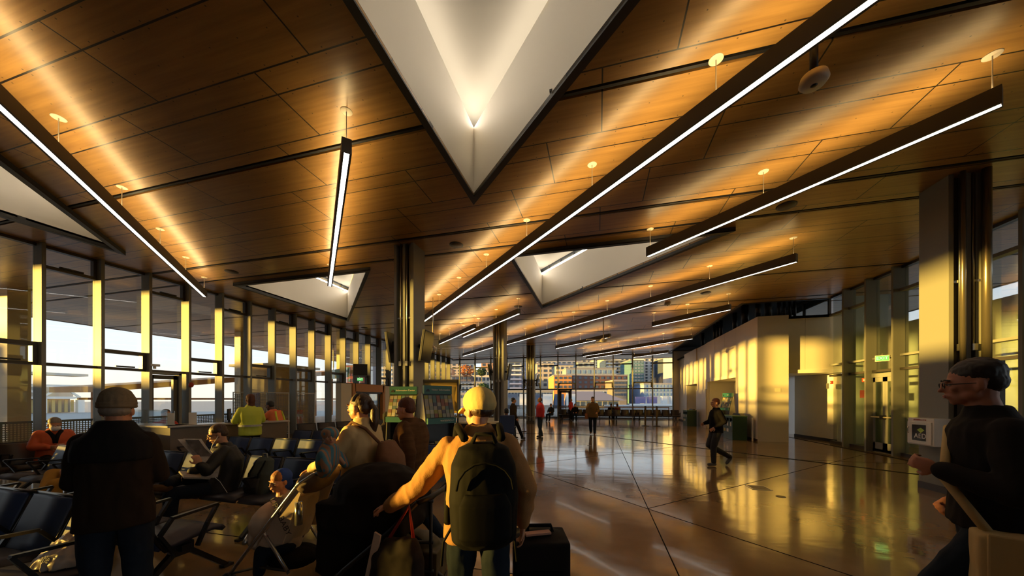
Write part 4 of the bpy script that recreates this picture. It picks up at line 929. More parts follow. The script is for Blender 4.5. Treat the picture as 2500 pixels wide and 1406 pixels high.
b = MB(); loft(b, [((0.02, -.26, .90), .13, .08, 0), ((.02, -.28, .95), .165, .12, 0), ((.02, -.29, 1.15), .175, .13, 0), ((.02, -.275, 1.32), .165, .115, 0), ((.02, -.25, 1.40), .13, .085, 0), ((.02, -.24, 1.43), .07, .04, 0)]); fuse(b, 'main_bag', BPK, bp, .01, 2, .003, 8)
b = MB(); loft(b, [((.02, -.40, .96), .11, .03, 0), ((.02, -.415, 1.0), .125, .045, 0), ((.02, -.415, 1.15), .125, .045, 0), ((.02, -.40, 1.2), .10, .03, 0)]); fuse(b, 'front_pocket', BPK, bp, .008, 2)
MB().tube([(.0 + .13 * math.cos(k * math.pi / 8) * 1.05 + .02, -.405 + .0 * k, 1.22 + .13 * math.sin(k * math.pi / 8)) for k in range(9)], .006, 6).build('zip', BPK, bp, True)
MB().tube([(-.04, -.28, 1.43), (-.02, -.29, 1.475), (.06, -.29, 1.475), (.08, -.28, 1.43)], .012, 8).build('grab_handle', BPK, bp, True)
for sx in (-1, 1): MB().tube([(sx * .10 + .02, -.17, 1.44), (sx * .12, -.04, 1.495), (sx * .13, .08, 1.44), (sx * .15, .155, 1.28), (sx * .18, .09, 1.1), (sx * .17, -.14, .98)], .024, 8).build('strap', BPK, bp, True)
for sx in (-1, 1): MB().tube([(sx * .16 + .02, -.25, 1.0), (sx * .19, -.2, .9), (sx * .2, -.22, .78)], .007, 6).build('dangling_strap', BPK, bp, True)
# --- suitcase by him
p = at(1318, 1200, 2.12); sc = empty('suitcase', (p.x, p.y, 0), rz - .1, 'tall black soft suitcase beside the man with the backpack', 'suitcase')
b = MB(); b.box((-.17, -.14, .06), (.17, .14, .76)).ell((0, 0, .74), (.17, .14, .05)); o = fuse(b, 'case', mat('black ballistic cloth', (.014, .012, .011, 1), .8, bump=.2, bscale=80), sc, .012, 5)
MB().box((-.13, -.165, .15), (.13, -.14, .60)).build('front_pocket', BPK, sc, bevel=.02); MB().tube([(-.08, 0, .78), (-.07, 0, .82), (.07, 0, .82), (.08, 0, .78)], .012, 8).build('handle', BPK, sc, True); MB().cb((-.02, -.06, .795), (.16, .05, .012), RZ(.2)).build('luggage_tag', mat('pink tag', (.5, .26, .18, 1), .6), sc)
for sx in (-1, 1):
    for sy in (-1, 1): MB().tube([(sx * .13 - .015, sy * .1, .035), (sx * .13 + .015, sy * .1, .035)], .035, 12).build('wheel', BLACK, sc, True)
# --- 3 woman in cream coat
CREAM = mat('cream wool', (.62, .47, .24, 1), .9, bump=.3, bscale=120)
loc, rz = face_to(885, 2.9, 92)
t, K, R = person('woman in a cream coat with a dark ponytail pushing the stroller, seen from the side', loc, rz, dict(el=((-.24, .14, 1.16), (.22, .12, 1.13)), wr=((-.16, .38, 1.06), (.17, .36, 1.02)), hy=.0, hp=-.05, kn=((-.10, .12, .5), (.10, -.06, .5)), an=((-.1, .12, .09), (.1, -.28, .14)), head=(0, .035, 1.60)), CREAM, JEANS, BRSHOE, SKIN, BRH, 'tail', None, s=.97, vox=.0105, bulk=1.08, hem=.80, wr=.007, seed=7, pal=((0, 0, -1), (0, 0, -1)), topname='coat')
MB().tube([Vector(K['head']) + R @ Vector((.08 * math.cos(a_), -.02 + .02 * math.cos(a_) ** 2, .05 + .075 * math.sin(a_))) for a_ in [math.pi * k / 12 for k in range(13)]], .011, 8).build('headband', mat('grey headband', (.10, .08, .06, 1), .8), t, True)
bg_ = empty('shoulder_bag', loc, rz, 'soft brown shoulder bag carried on the back of the woman in cream', 'bag'); bg_.scale = (.97,) * 3
b = MB(); loft(b, [((-.02, -.27, 1.0), .13, .06, 0), ((-.02, -.30, 1.05), .17, .10, 0), ((-.02, -.29, 1.18), .15, .09, 0), ((0, -.24, 1.30), .09, .05, 0)]); LEA = mat('brown suede leather', (.20, .10, .055, 1), .8, bump=.2, bscale=60); fuse(b, 'pouch', LEA, bg_, .01, 2, .006, 8); MB().tube([(-.05, -.22, 1.28), (-.12, -.12, 1.42), (-.14, .0, 1.475), (-.13, .12, 1.36)], .014, 8).build('strap', LEA, bg_, True)
# baby at her chest
p = at(806, 1066, 2.62); bb = empty('baby', p, rz, 'baby in a blue and tan striped wrap held by the woman in cream', 'person')
SKNB = mat('baby skin', (.55, .30, .18, 1), .5); WR1 = mat('blue and tan striped knit', (.12, .26, .33, 1), .9)
def stripes(m):
    nt = m.node_tree; L = nt.links.new; b = nt.nodes['Principled BSDF']; tc = N(nt, 'ShaderNodeTexCoord'); w = N(nt, 'ShaderNodeTexWave', wave_type='BANDS', ins={'Scale': 9.0, 'Distortion': 1.5}); r = N(nt, 'ShaderNodeValToRGB'); r.color_ramp.interpolation = 'CONSTANT'
    r.color_ramp.elements[0].color = (.10, .26, .34, 1); r.color_ramp.elements[1].position = .5; r.color_ramp.elements[1].color = (.38, .22, .14, 1)
    L(tc.outputs['Object'], w.inputs['Vector']); L(w.outputs['Color'], r.inputs[0]); L(r.outputs[0], b.inputs['Base Color'])
stripes(WR1)
b = MB(); head_lumps(b, (0, 0, 0), RZ(2.4), .62); cap(b, (0, 0, -.04), (0, .01, -.14), .035, .05); cap(b, (0, .01, -.14), (0, .03, -.22), .06, .055); cap(b, (-.05, 0, -.13), (-.08, -.06, -.22), .024, .02); cap(b, (.05, 0, -.13), (.08, -.06, -.22), .024, .02); fuse(b, 'body', SKNB, bb, .006, 1)
b = MB(); b.ell((0, .0, .025), (.062, .072, .055)); fuse(b, 'knit_hat', WR1, bb, .006, 1); b = MB(); limb(b, [(0, .01, -.10), (0, .03, -.20), (0, .05, -.27)], [.07, .085, .06]); cap(b, (-.07, 0, -.12), (-.10, -.06, -.24), .035, .03); cap(b, (.07, 0, -.12), (.10, -.06, -.24), .035, .03); fuse(b, 'wrap', WR1, bb, .008, 1, .004, 12); face_bits((0, 0, 0), RZ(2.4), bb, .62)
# --- 4 man in brown coat beyond
BRC = mat('brown plaid coat', (.12, .055, .022, 1), .9, bump=.3, bscale=90, vary=.3, vscale=5, stretch=(1, 1, 6))
loc, rz = face_to(1005, 3.45, 92)
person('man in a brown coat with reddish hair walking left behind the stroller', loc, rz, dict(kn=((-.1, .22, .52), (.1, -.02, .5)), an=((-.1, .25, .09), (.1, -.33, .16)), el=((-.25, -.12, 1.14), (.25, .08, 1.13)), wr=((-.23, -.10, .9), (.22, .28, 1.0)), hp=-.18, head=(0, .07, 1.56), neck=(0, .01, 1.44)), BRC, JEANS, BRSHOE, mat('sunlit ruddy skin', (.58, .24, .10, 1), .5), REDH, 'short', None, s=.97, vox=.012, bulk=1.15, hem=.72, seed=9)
# --- 5 man at the right edge
loc, rz = face_to(2432, 1.74, 62)
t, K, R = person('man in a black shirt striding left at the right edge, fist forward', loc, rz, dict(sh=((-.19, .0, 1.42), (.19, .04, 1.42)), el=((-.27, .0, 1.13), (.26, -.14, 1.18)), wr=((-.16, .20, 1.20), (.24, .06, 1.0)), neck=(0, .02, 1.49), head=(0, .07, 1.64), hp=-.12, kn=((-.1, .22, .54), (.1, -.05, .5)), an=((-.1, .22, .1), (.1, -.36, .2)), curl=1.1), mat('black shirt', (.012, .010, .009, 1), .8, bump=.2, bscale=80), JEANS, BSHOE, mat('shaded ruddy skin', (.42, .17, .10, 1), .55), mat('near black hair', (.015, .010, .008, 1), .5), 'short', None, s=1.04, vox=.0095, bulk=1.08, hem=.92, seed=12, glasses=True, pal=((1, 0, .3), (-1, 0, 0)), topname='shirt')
b = MB(); bgx = empty('messenger_bag', loc, rz, 'khaki messenger bag on the hip of the man at the right edge', 'bag'); CNV = mat('khaki canvas', (.55, .40, .18, 1), .8, bump=.2, bscale=80)
b = MB(); b.box((-.32, -.42, .52), (-.18, .12, .98)); fuse(b, 'pouch', CNV, bgx, .012, 6, .006, 6); MB().box((-.335, -.40, .75), (-.315, .10, .99)).build('flap', CNV, bgx, bevel=.008); MB().tube([(-.24, .08, .98), (-.12, .19, 1.2), (.08, .14, 1.46), (.12, -.05, 1.5), (-.02, -.19, 1.3), (-.24, -.34, .98)], .02, 8).build('strap', CNV, bgx, True); MB().tube([(-.34, -.3, .86), (-.35, -.15, .83), (-.34, .0, .87)], .004, 6).build('cord', PW, bgx, True)
def loc_of(w, loc, rz): return Matrix.Rotation(-rz, 3, 'Z') @ (Vector(w) - Vector(loc))
# --- 6 newspaper reader (sits on the row at y 3.0, third seat)
DJK = mat('black parka', (.012, .011, .010, 1), .6, bump=.2, bscale=60); NAVY = mat('navy trousers', (.012, .017, .028, 1), .8, bump=.2, bscale=120)
loc = Vector((-4.72, 3.22, 0)); rz = math.radians(140)
t, K, R = person('seated man with glasses and earphones reading a newspaper, one foot on the other knee', loc, rz, dict(SIT, seated=1, neck=(0, -.05, 1.03), head=(.0, .02, 1.17), chest=(0, -.09, .85), waist=(0, -.08, .66), el=(tuple(loc_of(at(505, 1150, 4.0), loc, rz)), (.25, .04, .78)), wr=(tuple(loc_of(at(488, 1135, 3.93), loc, rz)), (.08, .28, .71)), kn=((-.13, .42, .50), (.27, .38, .60)), an=((-.13, .44, .09), (-.17, .46, .62)), toe=((0, 1, 0), (-.75, .55, .35)), hy=.1, hp=-.32, curl=(1.0, .5), hd=((.0, .3, .9), (-.35, .8, -.5)), ts=(1, 1)), DJK, NAVY, BRSHOE, SKIN, BRH, 'short', None, s=1.0, vox=.0095, bulk=1.12, wr=.006, glasses=True, seed=15, pal=((1, .3, 0), (0, -.4, -1)), topname='parka')
MB().tube([Vector(K['head']) + R @ Vector((-.08, 0, -.015)), (-.085, .06, 1.05), (-.05, .09, .95), (-.06, .14, .85), (-.12, .12, .75), (-.2, -.02, .60), (-.3, -.1, .47)], .0035, 6).build('earphone_cable', mat('white cable', (.75, .74, .72, 1), .4), t, True)
PAP = mat('newsprint', (.50, .47, .42, 1), .8, vary=.25, vscale=18)
np_ = at(482, 1118, 3.98); nw = empty('newspaper', np_, math.radians(57), 'open newspaper held up by the seated reader', 'newspaper')
def sheet(pts, w, dx, name, m, par):
    vs = []; 
    for p in pts: p = Vector(p); vs += [p, p + Vector(dx) * w]
    n = len(pts); b = MB(); th = Vector((0, .002, 0)); vv = vs + [v + th for v in vs]; k = len(vs); fs = []
    for i in range(n - 1): fs += [(2 * i, 2 * i + 1, 2 * i + 3, 2 * i + 2), (k + 2 * i, k + 2 * i + 2, k + 2 * i + 3, k + 2 * i + 1)]
    return b.add(vv, fs).build(name, m, par, True)
sheet([(-.12, .02, .24), (-.06, .0, .12), (.02, -.02, .0), (.05, -.02, -.12), (.03, -.0, -.25)], .17, (.9, .35, -.12), 'page', PAP, nw)
sheet([(-.17, .05, .235), (-.10, .03, .12), (-.02, .0, .0)], .16, (.9, .4, -.1), 'back_page', PAP, nw)
pic = sheet([(-.105, .010, .225), (-.05, -.008, .12), (.022, -.026, .02)], .13, (.9, .35, -.12), 'picture', mat('dark photo print', (.06, .05, .05, 1), .6, vary=.9, vscale=14), nw)
nf = empty('newspaper', loc, rz, 'folded newspaper lying across the lap of the seated reader', 'newspaper'); MB().cb((.06, .24, .665), (.36, .26, .02), RX(.25) @ RZ(.3)).build('folded_sheets', PAP, nf)
# --- grey backpack on the seat
gb = empty('backpack', (-4.16, 3.28, .44), 0, 'grey green backpack sitting on the seat beside the reader', 'backpack'); GBM = mat('grey green canvas', (.085, .10, .085, 1), .8, bump=.2, bscale=60)
b = MB(); loft(b, [((0, -.02, 0), .15, .08, 0), ((0, .0, .06), .17, .10, 0), ((.0, .04, .25), .15, .09, 0), ((.0, .09, .40), .125, .06, 0), ((0, .10, .43), .08, .03, 0)]); fuse(b, 'bag', GBM, gb, .009, 3, .005, 8)
MB().tube([(-.04, .09, .42), (-.03, .09, .48), (.03, .09, .48), (.04, .09, .42)], .010, 8).build('grab_handle', mat('pale strap', (.25, .28, .26, 1), .7), gb, True)
b = MB(); loft(b, [((0, -.09, .02), .10, .03, 0), ((0, -.10, .1), .11, .04, 0), ((0, -.06, .2), .10, .03, 0)]); fuse(b, 'front_pocket', mat('dark grey canvas', (.04, .042, .04, 1), .8), gb, .008, 2)
for sx in (-1, 1): MB().tube([(sx * .07, .04, .40), (sx * .075, -.06, .25), (sx * .08, -.10, .04)], .010, 6).build('strap', BPK, gb, True)
# --- 7 masked person in orange coat
OC = mat('orange rain coat', (.52, .085, .018, 1), .6, bump=.2, bscale=40)
loc = Vector((-9.2, 3.0, 0)) + Vector((0, .0, 0)); rz = math.radians(-105)
t, K, R = person('seated person in an orange coat and white face mask looking down', Vector((-9.98, 3.95, 0)), rz, dict(SIT, seated=1, hp=-.45, head=(0, .06, 1.15), chest=(0, -.04, .86), wr=((-.10, .22, .76), (.08, .24, .74))), OC, BLKC, BSHOE, SKIN2, GREYH, 'short', None, vox=.014, bulk=1.2, mask=True, seed=20, pal=((1, 0, 0), (-1, 0, 0)), topname='coat')
MB().tube([(-.08, .05, 1.03), (-.03, .10, .95), (0, .12, .8)], .03, 8).tube([(.08, .05, 1.03), (.03, .10, .95), (0, .12, .8)], .03, 8).build('scarf', BLKC, t, True)
# --- 8 seated person with mustard trousers
MUS = mat('mustard trousers', (.40, .21, .04, 1), .85, bump=.2, bscale=80)
t, K, R = person('seated person in mustard trousers half hidden behind the man in the olive hat', Vector((-7.1, 3.22, 0)), math.radians(165), dict(SIT, seated=1, hp=-.3, kn=((-.12, .42, .52), (.26, .40, .62)), an=((-.12, .42, .09), (-.08, .5, .42)), toe=((0, 1, 0), (-.6, .8, -.2)), neck=(0, -.03, 1.0), head=(0, .03, 1.08)), mat('green patterned jacket', (.12, .13, .05, 1), .8, vary=.6, vscale=20), MUS, BSHOE, SKIN, BRH, 'short', None, s=.93, vox=.014, seed=22)
# --- plastic bag on the seat
pb = empty('plastic_bag', (-3.72, 1.56, .45), 0, 'crumpled white plastic bag with printed letters lying on the lower left seat', 'bag'); pb.scale = (.76, .76, .8)
PLB = mat('translucent white plastic', (.62, .52, .42, 1), .35, bump=.4, bscale=14)
b = MB(); loft(b, [((-.02, -.05, .0), .21, .17, 0), ((0, -.05, .05), .20, .15, 0), ((.03, -.02, .14), .15, .11, .2), ((.07, .03, .24), .10, .07, .4), ((.12, .06, .32), .05, .04, .6)]); fuse(b, 'bag_body', PLB, pb, .009, 1, .018, 9, 2)
MB().tube([(.12, .05, .30), (.16, .03, .38), (.20, .06, .34)], .012, 6).build('handle', PLB, pb, True)
text('atie', .085, mat('black print', (.02, .02, .02, 1), .6), pb, (.06, -.19, .09), (math.radians(62), 0, 0))
# --- 10-12 counter staff
HV = mat('hi-vis yellow jacket', (.60, .68, .06, 1), .6, bump=.2, bscale=40); HVO = mat('orange and lime vest', (.75, .18, .05, 1), .6)
loc, rz = face_to(611, 7.45, 70)
t, K, R = person('red haired person in a yellow hi-vis jacket standing at the service counter', loc, rz, dict(el=((-.26, .08, 1.14), (.26, .08, 1.14)), wr=((-.16, .30, 1.12), (.18, .30, 1.12)), hy=.1), HV, BLKC, BSHOE, SKIN, REDH, 'long', None, vox=.016, bulk=1.15, hem=.82, seed=30)
MB().lathe([(.215, 1.02), (.217, 1.06)], (0, 0, 0), 24).build('reflective_band', mat('silver tape', (.5, .5, .45, 1), .4), t)
loc, rz = face_to(678, 8.8, 100)
t, K, R = person('person in an orange and lime safety vest leaning on the service counter', loc, rz, dict(neck=(0, .12, 1.33), head=(0, .22, 1.45), chest=(0, .08, 1.18), waist=(0, .02, 1.02), sh=((-.17, .08, 1.29), (.17, .08, 1.29)), el=((-.22, .25, 1.12), (.22, .25, 1.12)), wr=((-.14, .42, 1.10), (.14, .42, 1.10)), hp=-.3), HVO, BLKC, BSHOE, SKIN3, mat('black hair', (.01, .01, .01, 1), .5), 'short', None, vox=.016, bulk=1.05, seed=31, topname='vest')
for sx in (-1, 1): MB().tube([(sx * .10, .19, 1.31), (sx * .12, .16, 1.18), (sx * .12, .13, .95)], .025, 6).tube([(sx * .10, -.02, 1.31), (sx * .12, -.06, 1.18), (sx * .12, -.13, .95)], .025, 6).build('lime_stripe', HV, t)
loc, rz = face_to(405, 8.2, -100)
person('small figure in red sitting behind the service counter', loc, rz, dict(SIT, seated=1), mat('red top', (.5, .04, .02, 1), .7), BLKC, BSHOE, SKIN, BRH, 'short', None, s=1.05, vox=.02, seed=32)
# --- 13-19 people in the hall
loc, rz = face_to(1253, 13.6, -60)
person('man in a dark open jacket leaning near the second column looking right', loc, rz, dict(an=((-.1, .1, .09), (.12, .35, .09)), kn=((-.1, .06, .5), (.12, .2, .5))), mat('olive dark jacket', (.05, .035, .018, 1), .8), BLKC, BSHOE, SKIN, mat('dark hair', (.02, .012, .01, 1), .5), 'short', None, s=.97, vox=.016, bulk=1.05, seed=40)
p = at(1237, 1060, 11.6)
person('person in black sitting in the office chair at the display tables', (p.x, p.y - .02, 0), YAW + .1, dict(SIT, seated=1), BLKC, BLKC, BSHOE, SKIN3, mat('short black hair', (.01, .01, .01, 1), .5), 'short', None, vox=.016, s=1.0, seed=41)
REDJ = mat('red jacket', (.60, .025, .03, 1), .6)
loc, rz = face_to(1319, 14.3, 115)
t, K, R = person('man in a red jacket and jeans standing in the hall by the third column', loc, rz, dict(el=((-.26, -.06, 1.14), (.26, -.06, 1.14)), wr=((-.25, -.02, .92), (.25, -.02, .92)), an=((-.12, .05, .09), (.12, -.1, .09))), REDJ, mat('mid denim', (.03, .05, .07, 1), .8), BSHOE, SKIN3, mat('greying black hair', (.03, .028, .025, 1), .6), 'bald', None, s=.985, vox=.015, bulk=1.24, hem=.88, seed=42)
loc, rz = face_to(1447, 15.3, 175)
t, K, R = person('man in an unzipped brown parka walking towards the camera with a shoulder bag', loc, rz, dict(an=((-.1, .12, .09), (.1, -.15, .12)), wr=((-.22, .16, 1.05), (.24, .05, .9))), mat('brown green parka', (.14, .085, .03, 1), .8), JEANS, BRSHOE, SKIN, BRH, 'short', None, s=1.0, vox=.015, bulk=1.34, hem=.80, seed=43)
MB().box((.2, -.12, .72), (.34, .16, .98)).build('tote', mat('rust tote', (.28, .10, .03, 1), .7), t, bevel=.03)
loc, rz = face_to(1748, 8.15, 100)
person('woman in a black hoodie and leggings striding left on the polished floor', loc, rz, dict(kn=((-.08, .10, .50), (.08, .14, .52)), an=((-.08, .10, .09), (.08, -.38, .20)), toe=((0, 1, 0), (0, .6, -.8)), el=((-.22, -.10, 1.15), (.22, .05, 1.13)), wr=((-.16, .10, 1.0), (.16, .22, 1.08)), hp=-.1), mat('black hoodie', (.005, .004, .005, 1), .85), mat('black leggings', (.008, .008, .009, 1), .7), mat('white soled trainer', (.08, .08, .08, 1), .6), SKIN, REDH, 'short', None, s=.945, vox=.011, bulk=1.02, hem=.86, seed=44)
far = [('seated man in a black tee at the left end of the far seats', 1404, 24.5, 180, BLKC, 'short'), ('person in a dark coat sitting fourth along the far seats, seen from behind', 1492, 26.3, 0, BLKC, 'short'), ('person leaning beside the dark coated one on the far seats', 1507, 26.3, 20, mat('dark red coat', (.12, .02, .015, 1), .8), 'long'), ('dark dressed person sitting left of the far door', 1345, 24.8, 160, DJK, 'short')]
for i, (lb, px, d, a_, tp, hk) in enumerate(far):
    loc, rz = face_to(px, d, a_); person(lb, loc, rz, dict(SIT, seated=1), tp, JEANS, BSHOE, SKIN, BRH, hk, None, vox=.02, face=False, seed=50 + i)
loc, rz = face_to(1394, 25.5, -120); person('standing person in a red top by the far glass door', loc, rz, {}, mat('bright red top', (.55, .03, .03, 1), .7), BLKC, BSHOE, SKIN, GREYH, 'short', None, s=.97, vox=.02, face=False, seed=58)
p = at(946, 1040, 7.6); person('person in a dark hooded coat sitting left of the Information Center rack', (p.x, p.y, 0), math.radians(-60), dict(SIT, seated=1), mat('dark hooded coat', (.06, .045, .03, 1), .8), BLKC, BSHOE, SKIN, mat('knit grey hood', (.06, .06, .05, 1), .9), 'long', None, vox=.016, s=1.02, seed=60)
# ================================================================ STROLLERS
ALU = mat('brushed aluminium tube', (.55, .54, .52, 1), .3, metal=.9); CLB = mat('black stroller cloth', (.014, .012, .011, 1), .8, bump=.2, bscale=70); CRC = mat('cream stroller cloth', (.60, .48, .36, 1), .8, bump=.15, bscale=70)
def wheel(par, c, r, w=.035):
    c = Vector(c); o = MB().tube([c + Vector((r * math.cos(k * math.pi / 8), 0, r * math.sin(k * math.pi / 8))) for k in range(17)], .018, 8).build('wheel', BLACK, par, True)
    MB().tube([c + Vector((0, -.02, 0)), c + Vector((0, .02, 0))], r * .45, 14).build('hub', ALU, o, True)
# light folding stroller: local x = travel direction (image left), built at its own place
p = at(722, 1200, 2.95); stl = empty('stroller', (p.x, p.y, 0), math.radians(188), 'cream and black folding stroller carrying the child in the blue hood', 'stroller')
for sy in (-.22, .22):
    MB().tube([(.42, sy, .16), (.05, sy, .62), (-.20, sy, .93), (-.34, sy, 1.02), (-.42, sy, 1.03)], .013, 8).build('frame_tube', ALU, stl, True)
    MB().tube([(.10, sy, .52), (-.12, sy, .20)], .013, 8).build('rear_tube', ALU, stl, True)
    MB().tube([(.40, sy, .17), (.15, sy, .24), (-.12, sy, .22)], .010, 8).build('brace', BLACK, stl, True)
    MB().tube([(-.36, sy, 1.02), (-.46, sy, 1.04)], .02, 8).build('grip', BLACK, stl, True)
    for k in (-.035, .035): wheel(stl, (.46, sy + k, .08), .062); wheel(stl, (-.15, sy + k, .08), .062)
b = MB(); loft(b, [((.22, 0, .36), .10, .17, 0), ((.12, 0, .40), .17, .20, 0), ((.02, 0, .60), .14, .20, 0), ((-.08, 0, .80), .07, .18, 0)]); fuse(b, 'seat_shell', CRC, stl, .012, 3, .006, 7)
MB().prism([(.16, .42), (-.06, .44), (-.22, .86), (-.16, .88)][::-1], -.215, -.205, 'y').build('side_cloth', CRC, stl); MB().prism([(.16, .42), (-.06, .44), (-.22, .86), (-.16, .88)][::-1], .205, .215, 'y').build('side_cloth', CRC, stl)
text('UPPABABY', .07, mat('grey print', (.06, .05, .05, 1), .6), stl, (-.04, .2165, .66), (math.pi / 2, math.radians(-62) if False else math.radians(62), math.pi)); 
for k in range(5): pass
MB().lathe([(.001, 0), (.02, .002)], (0, 0, 0), 6).build('emblem', mat('red emblem', (.5, .03, .02, 1), .6), stl).location = (.08, .2165, .50)
b = MB(); b.ell((-.22, 0, .93), (.17, .20, .10), Matrix.Rotation(.6, 3, 'Y')); fuse(b, 'sun_canopy', mat('taupe canopy', (.13, .09, .075, 1), .7), stl, .012, 2, .004, 8)
b = MB(); b.ell((.20, .02, .53), (.16, .19, .19)); b.ell((.25, .02, .42), (.13, .18, .12)); fuse(b, 'blanket', mat('cream blanket', (.62, .50, .38, 1), .85, bump=.2, bscale=50), stl, .012, 3, .006, 7)
b = MB(); b.ell((.02, 0, .24), (.22, .18, .09)); fuse(b, 'basket', CLB, stl, .014, 2, .006, 7); MB().tube([(.30, -.2, .42), (.36, -.1, .44), (.37, 0, .44), (.36, .1, .44), (.30, .2, .42)], .02, 8).build('footrest', ALU, stl, True)
MB().tube([(-.24, .26, .62), (-.24, .26, .80)], .028, 14).build('drink_bottle', mat('silver bottle', (.55, .55, .5, 1), .25, metal=.8), stl, True)
# child in it
p2 = at(704, 1200, 2.93); ch = empty('child', (p2.x, p2.y, .34), math.radians(135), 'small child with a blue hood leaning out of the cream stroller', 'person')
HC = (0, .06, .57); Rc = RZ(.65) @ RX(-.1); b = MB(); head_lumps(b, HC, Rc, .80); limb(b, [(0, .0, .02), (0, .0, .28), (0, .03, .40), (0, .05, .50)], [.08, .085, .07, .035]); limb(b, [(-.09, 0, .36), (-.13, .06, .22), (-.08, .14, .16)], [.035, .03, .02]); limb(b, [(.09, 0, .36), (.13, .06, .22), (.08, .14, .16)], [.035, .03, .02]); limb(b, [(-.05, 0, .0), (-.06, .18, .0), (-.06, .20, -.18)], [.05, .04, .03]); limb(b, [(.05, 0, .0), (.06, .18, .0), (.06, .20, -.18)], [.05, .04, .03]); fuse(b, 'body', SKIN, ch, .006, 1)
b = MB(); hv = Vector(HC); b.ell(hv + Rc @ Vector((0, -.025, .035)), (.072, .080, .072), Rc); b.ell(hv + Rc @ Vector((0, -.05, -.03)), (.062, .05, .07), Rc); fuse(b, 'hood', mat('royal blue hood', (.02, .06, .35, 1), .8), ch, .006, 2); hair(Vector(HC) + Rc @ Vector((0, .012, -.004)), Rc, ch, mat('ginger hair', (.35, .15, .05, 1), .6), .78, 'short', .007); face_bits(HC, Rc, ch, .80)
b = MB(); limb(b, [(0, 0, .04), (0, .01, .25), (0, .02, .42)], [.11, .11, .07]); limb(b, [(-.09, 0, .36), (-.13, .06, .22), (-.09, .12, .17)], [.05, .045, .035]); limb(b, [(.09, 0, .36), (.13, .06, .22), (.09, .12, .17)], [.05, .045, .035]); fuse(b, 'coat', mat('cream child coat', (.55, .44, .33, 1), .85), ch, .01, 2, .004, 9)
b = MB(); limb(b, [(-.05, 0, .02), (-.06, .18, .01), (-.06, .20, -.16)], [.075, .055, .045]); limb(b, [(.05, 0, .02), (.06, .18, .01), (.06, .20, -.16)], [.075, .055, .045]); fuse(b, 'leggings', NAVY, ch, .01, 2)
# big black pram pushed by the man in the cap
p = at(915, 1200, 2.45); pr = empty('pram', (p.x, p.y, 0), math.radians(185), 'large black pram hung with bags, pushed by the man in the tan fleece', 'pram')
b = MB(); b.ell((-.04, 0, .96), (.34, .25, .19)); b.box((-.34, -.24, .72), (.28, .24, .92)); b.ell((-.05, 0, .76), (.33, .24, .12)); fuse(b, 'hood', CLB, pr, .014, 5, .012, 5, 3)
b = MB(); b.prism([(.30, .8), (.34, .42), (.10, .30), (-.12, .42), (-.1, .8)], -.2, .2, 'y'); fuse(b, 'seat_unit', CLB, pr, .014, 6, .01, 5, 5)
for sy in (-.27, .27):
    MB().tube([(.38, sy, .18), (.05, sy, .50), (-.28, sy, .78), (-.46, sy, .965)], .016, 8).build('frame_tube', BLACK, pr, True); MB().tube([(.12, sy, .46), (-.30, sy, .16)], .014, 8).build('rear_tube', BLACK, pr, True)
    wheel(pr, (.40, sy, .10), .085); wheel(pr, (-.33, sy, .13), .115)
MB().tube([(-.46, -.27, .965), (-.52, -.2, .985), (-.53, 0, .985), (-.52, .2, .985), (-.46, .27, .965)], .018, 8).build('handlebar', BLACK, pr, True)
b = MB(); b.box((-.22, -.2, .2), (.28, .2, .32)); fuse(b, 'basket', CLB, pr, .014, 4, .01, 5)
tb = empty('tote_bag', (p.x, p.y, 0), math.radians(185), 'black and cream bag hanging from the handle of the big pram', 'bag')
b = MB(); loft(b, [((-.35, .33, .34), .17, .06, 0), ((-.35, .33, .42), .19, .08, 0), ((-.36, .33, .66), .16, .06, 0), ((-.38, .33, .76), .10, .03, 0)]); fuse(b, 'pouch', mat('dark quilted cloth', (.03, .024, .02, 1), .8, vary=.5, vscale=10), tb, .012, 3, .01, 6); MB().tube([(-.30, .33, .75), (-.42, .3, .95), (-.46, .32, .75)], .012, 8).build('strap', mat('red strap', (.4, .03, .02, 1), .6), tb, True); MB().prism([(-.18, .36), (-.12, .36), (-.22, .80), (-.26, .78)], .345, .36, 'y').build('side_panel', CRC, tb)
# luggage trolley frame with clear pocket, right of the pram
p = at(1010, 1280, 2.75); lt = empty('luggage_trolley', (p.x, p.y, 0), math.radians(10), 'black upright luggage trolley stacked with dark bags behind the pram', 'trolley')
MB().box((-.24, -.16, .08), (.24, .16, .14)).build('platform', BLACK, lt); 
for sx in (-.2, 0, .2): MB().tube([(sx, -.17, .1), (sx, -.17, .86)], .014, 8).build('upright', BLACK, lt, True)
for z in (.3, .52, .84): MB().tube([(-.22, -.17, z), (.22, -.17, z)], .014, 8).build('crossbar', BLACK, lt, True)
for sx in (-.24, .24): MB().tube([(sx - .02, .0, .07), (sx + .02, .0, .07)], .07, 14).build('wheel', BLACK, lt, True)
hb = empty('duffel_bag', (p.x, p.y, .14), math.radians(10), 'olive and black duffel bag stacked on the luggage trolley', 'bag'); b = MB(); b.box((-.24, -.14, 0), (.24, .15, .28)); b.ell((0, 0, .30), (.22, .13, .10)); fuse(b, 'duffel', mat('olive nylon', (.09, .07, .03, 1), .6), hb, .014, 5, .01, 6); MB().tube([(-.1, -.1, .36), (0, -.12, .44), (.1, -.1, .36)], .012, 8).build('handle', BPK, hb, True)
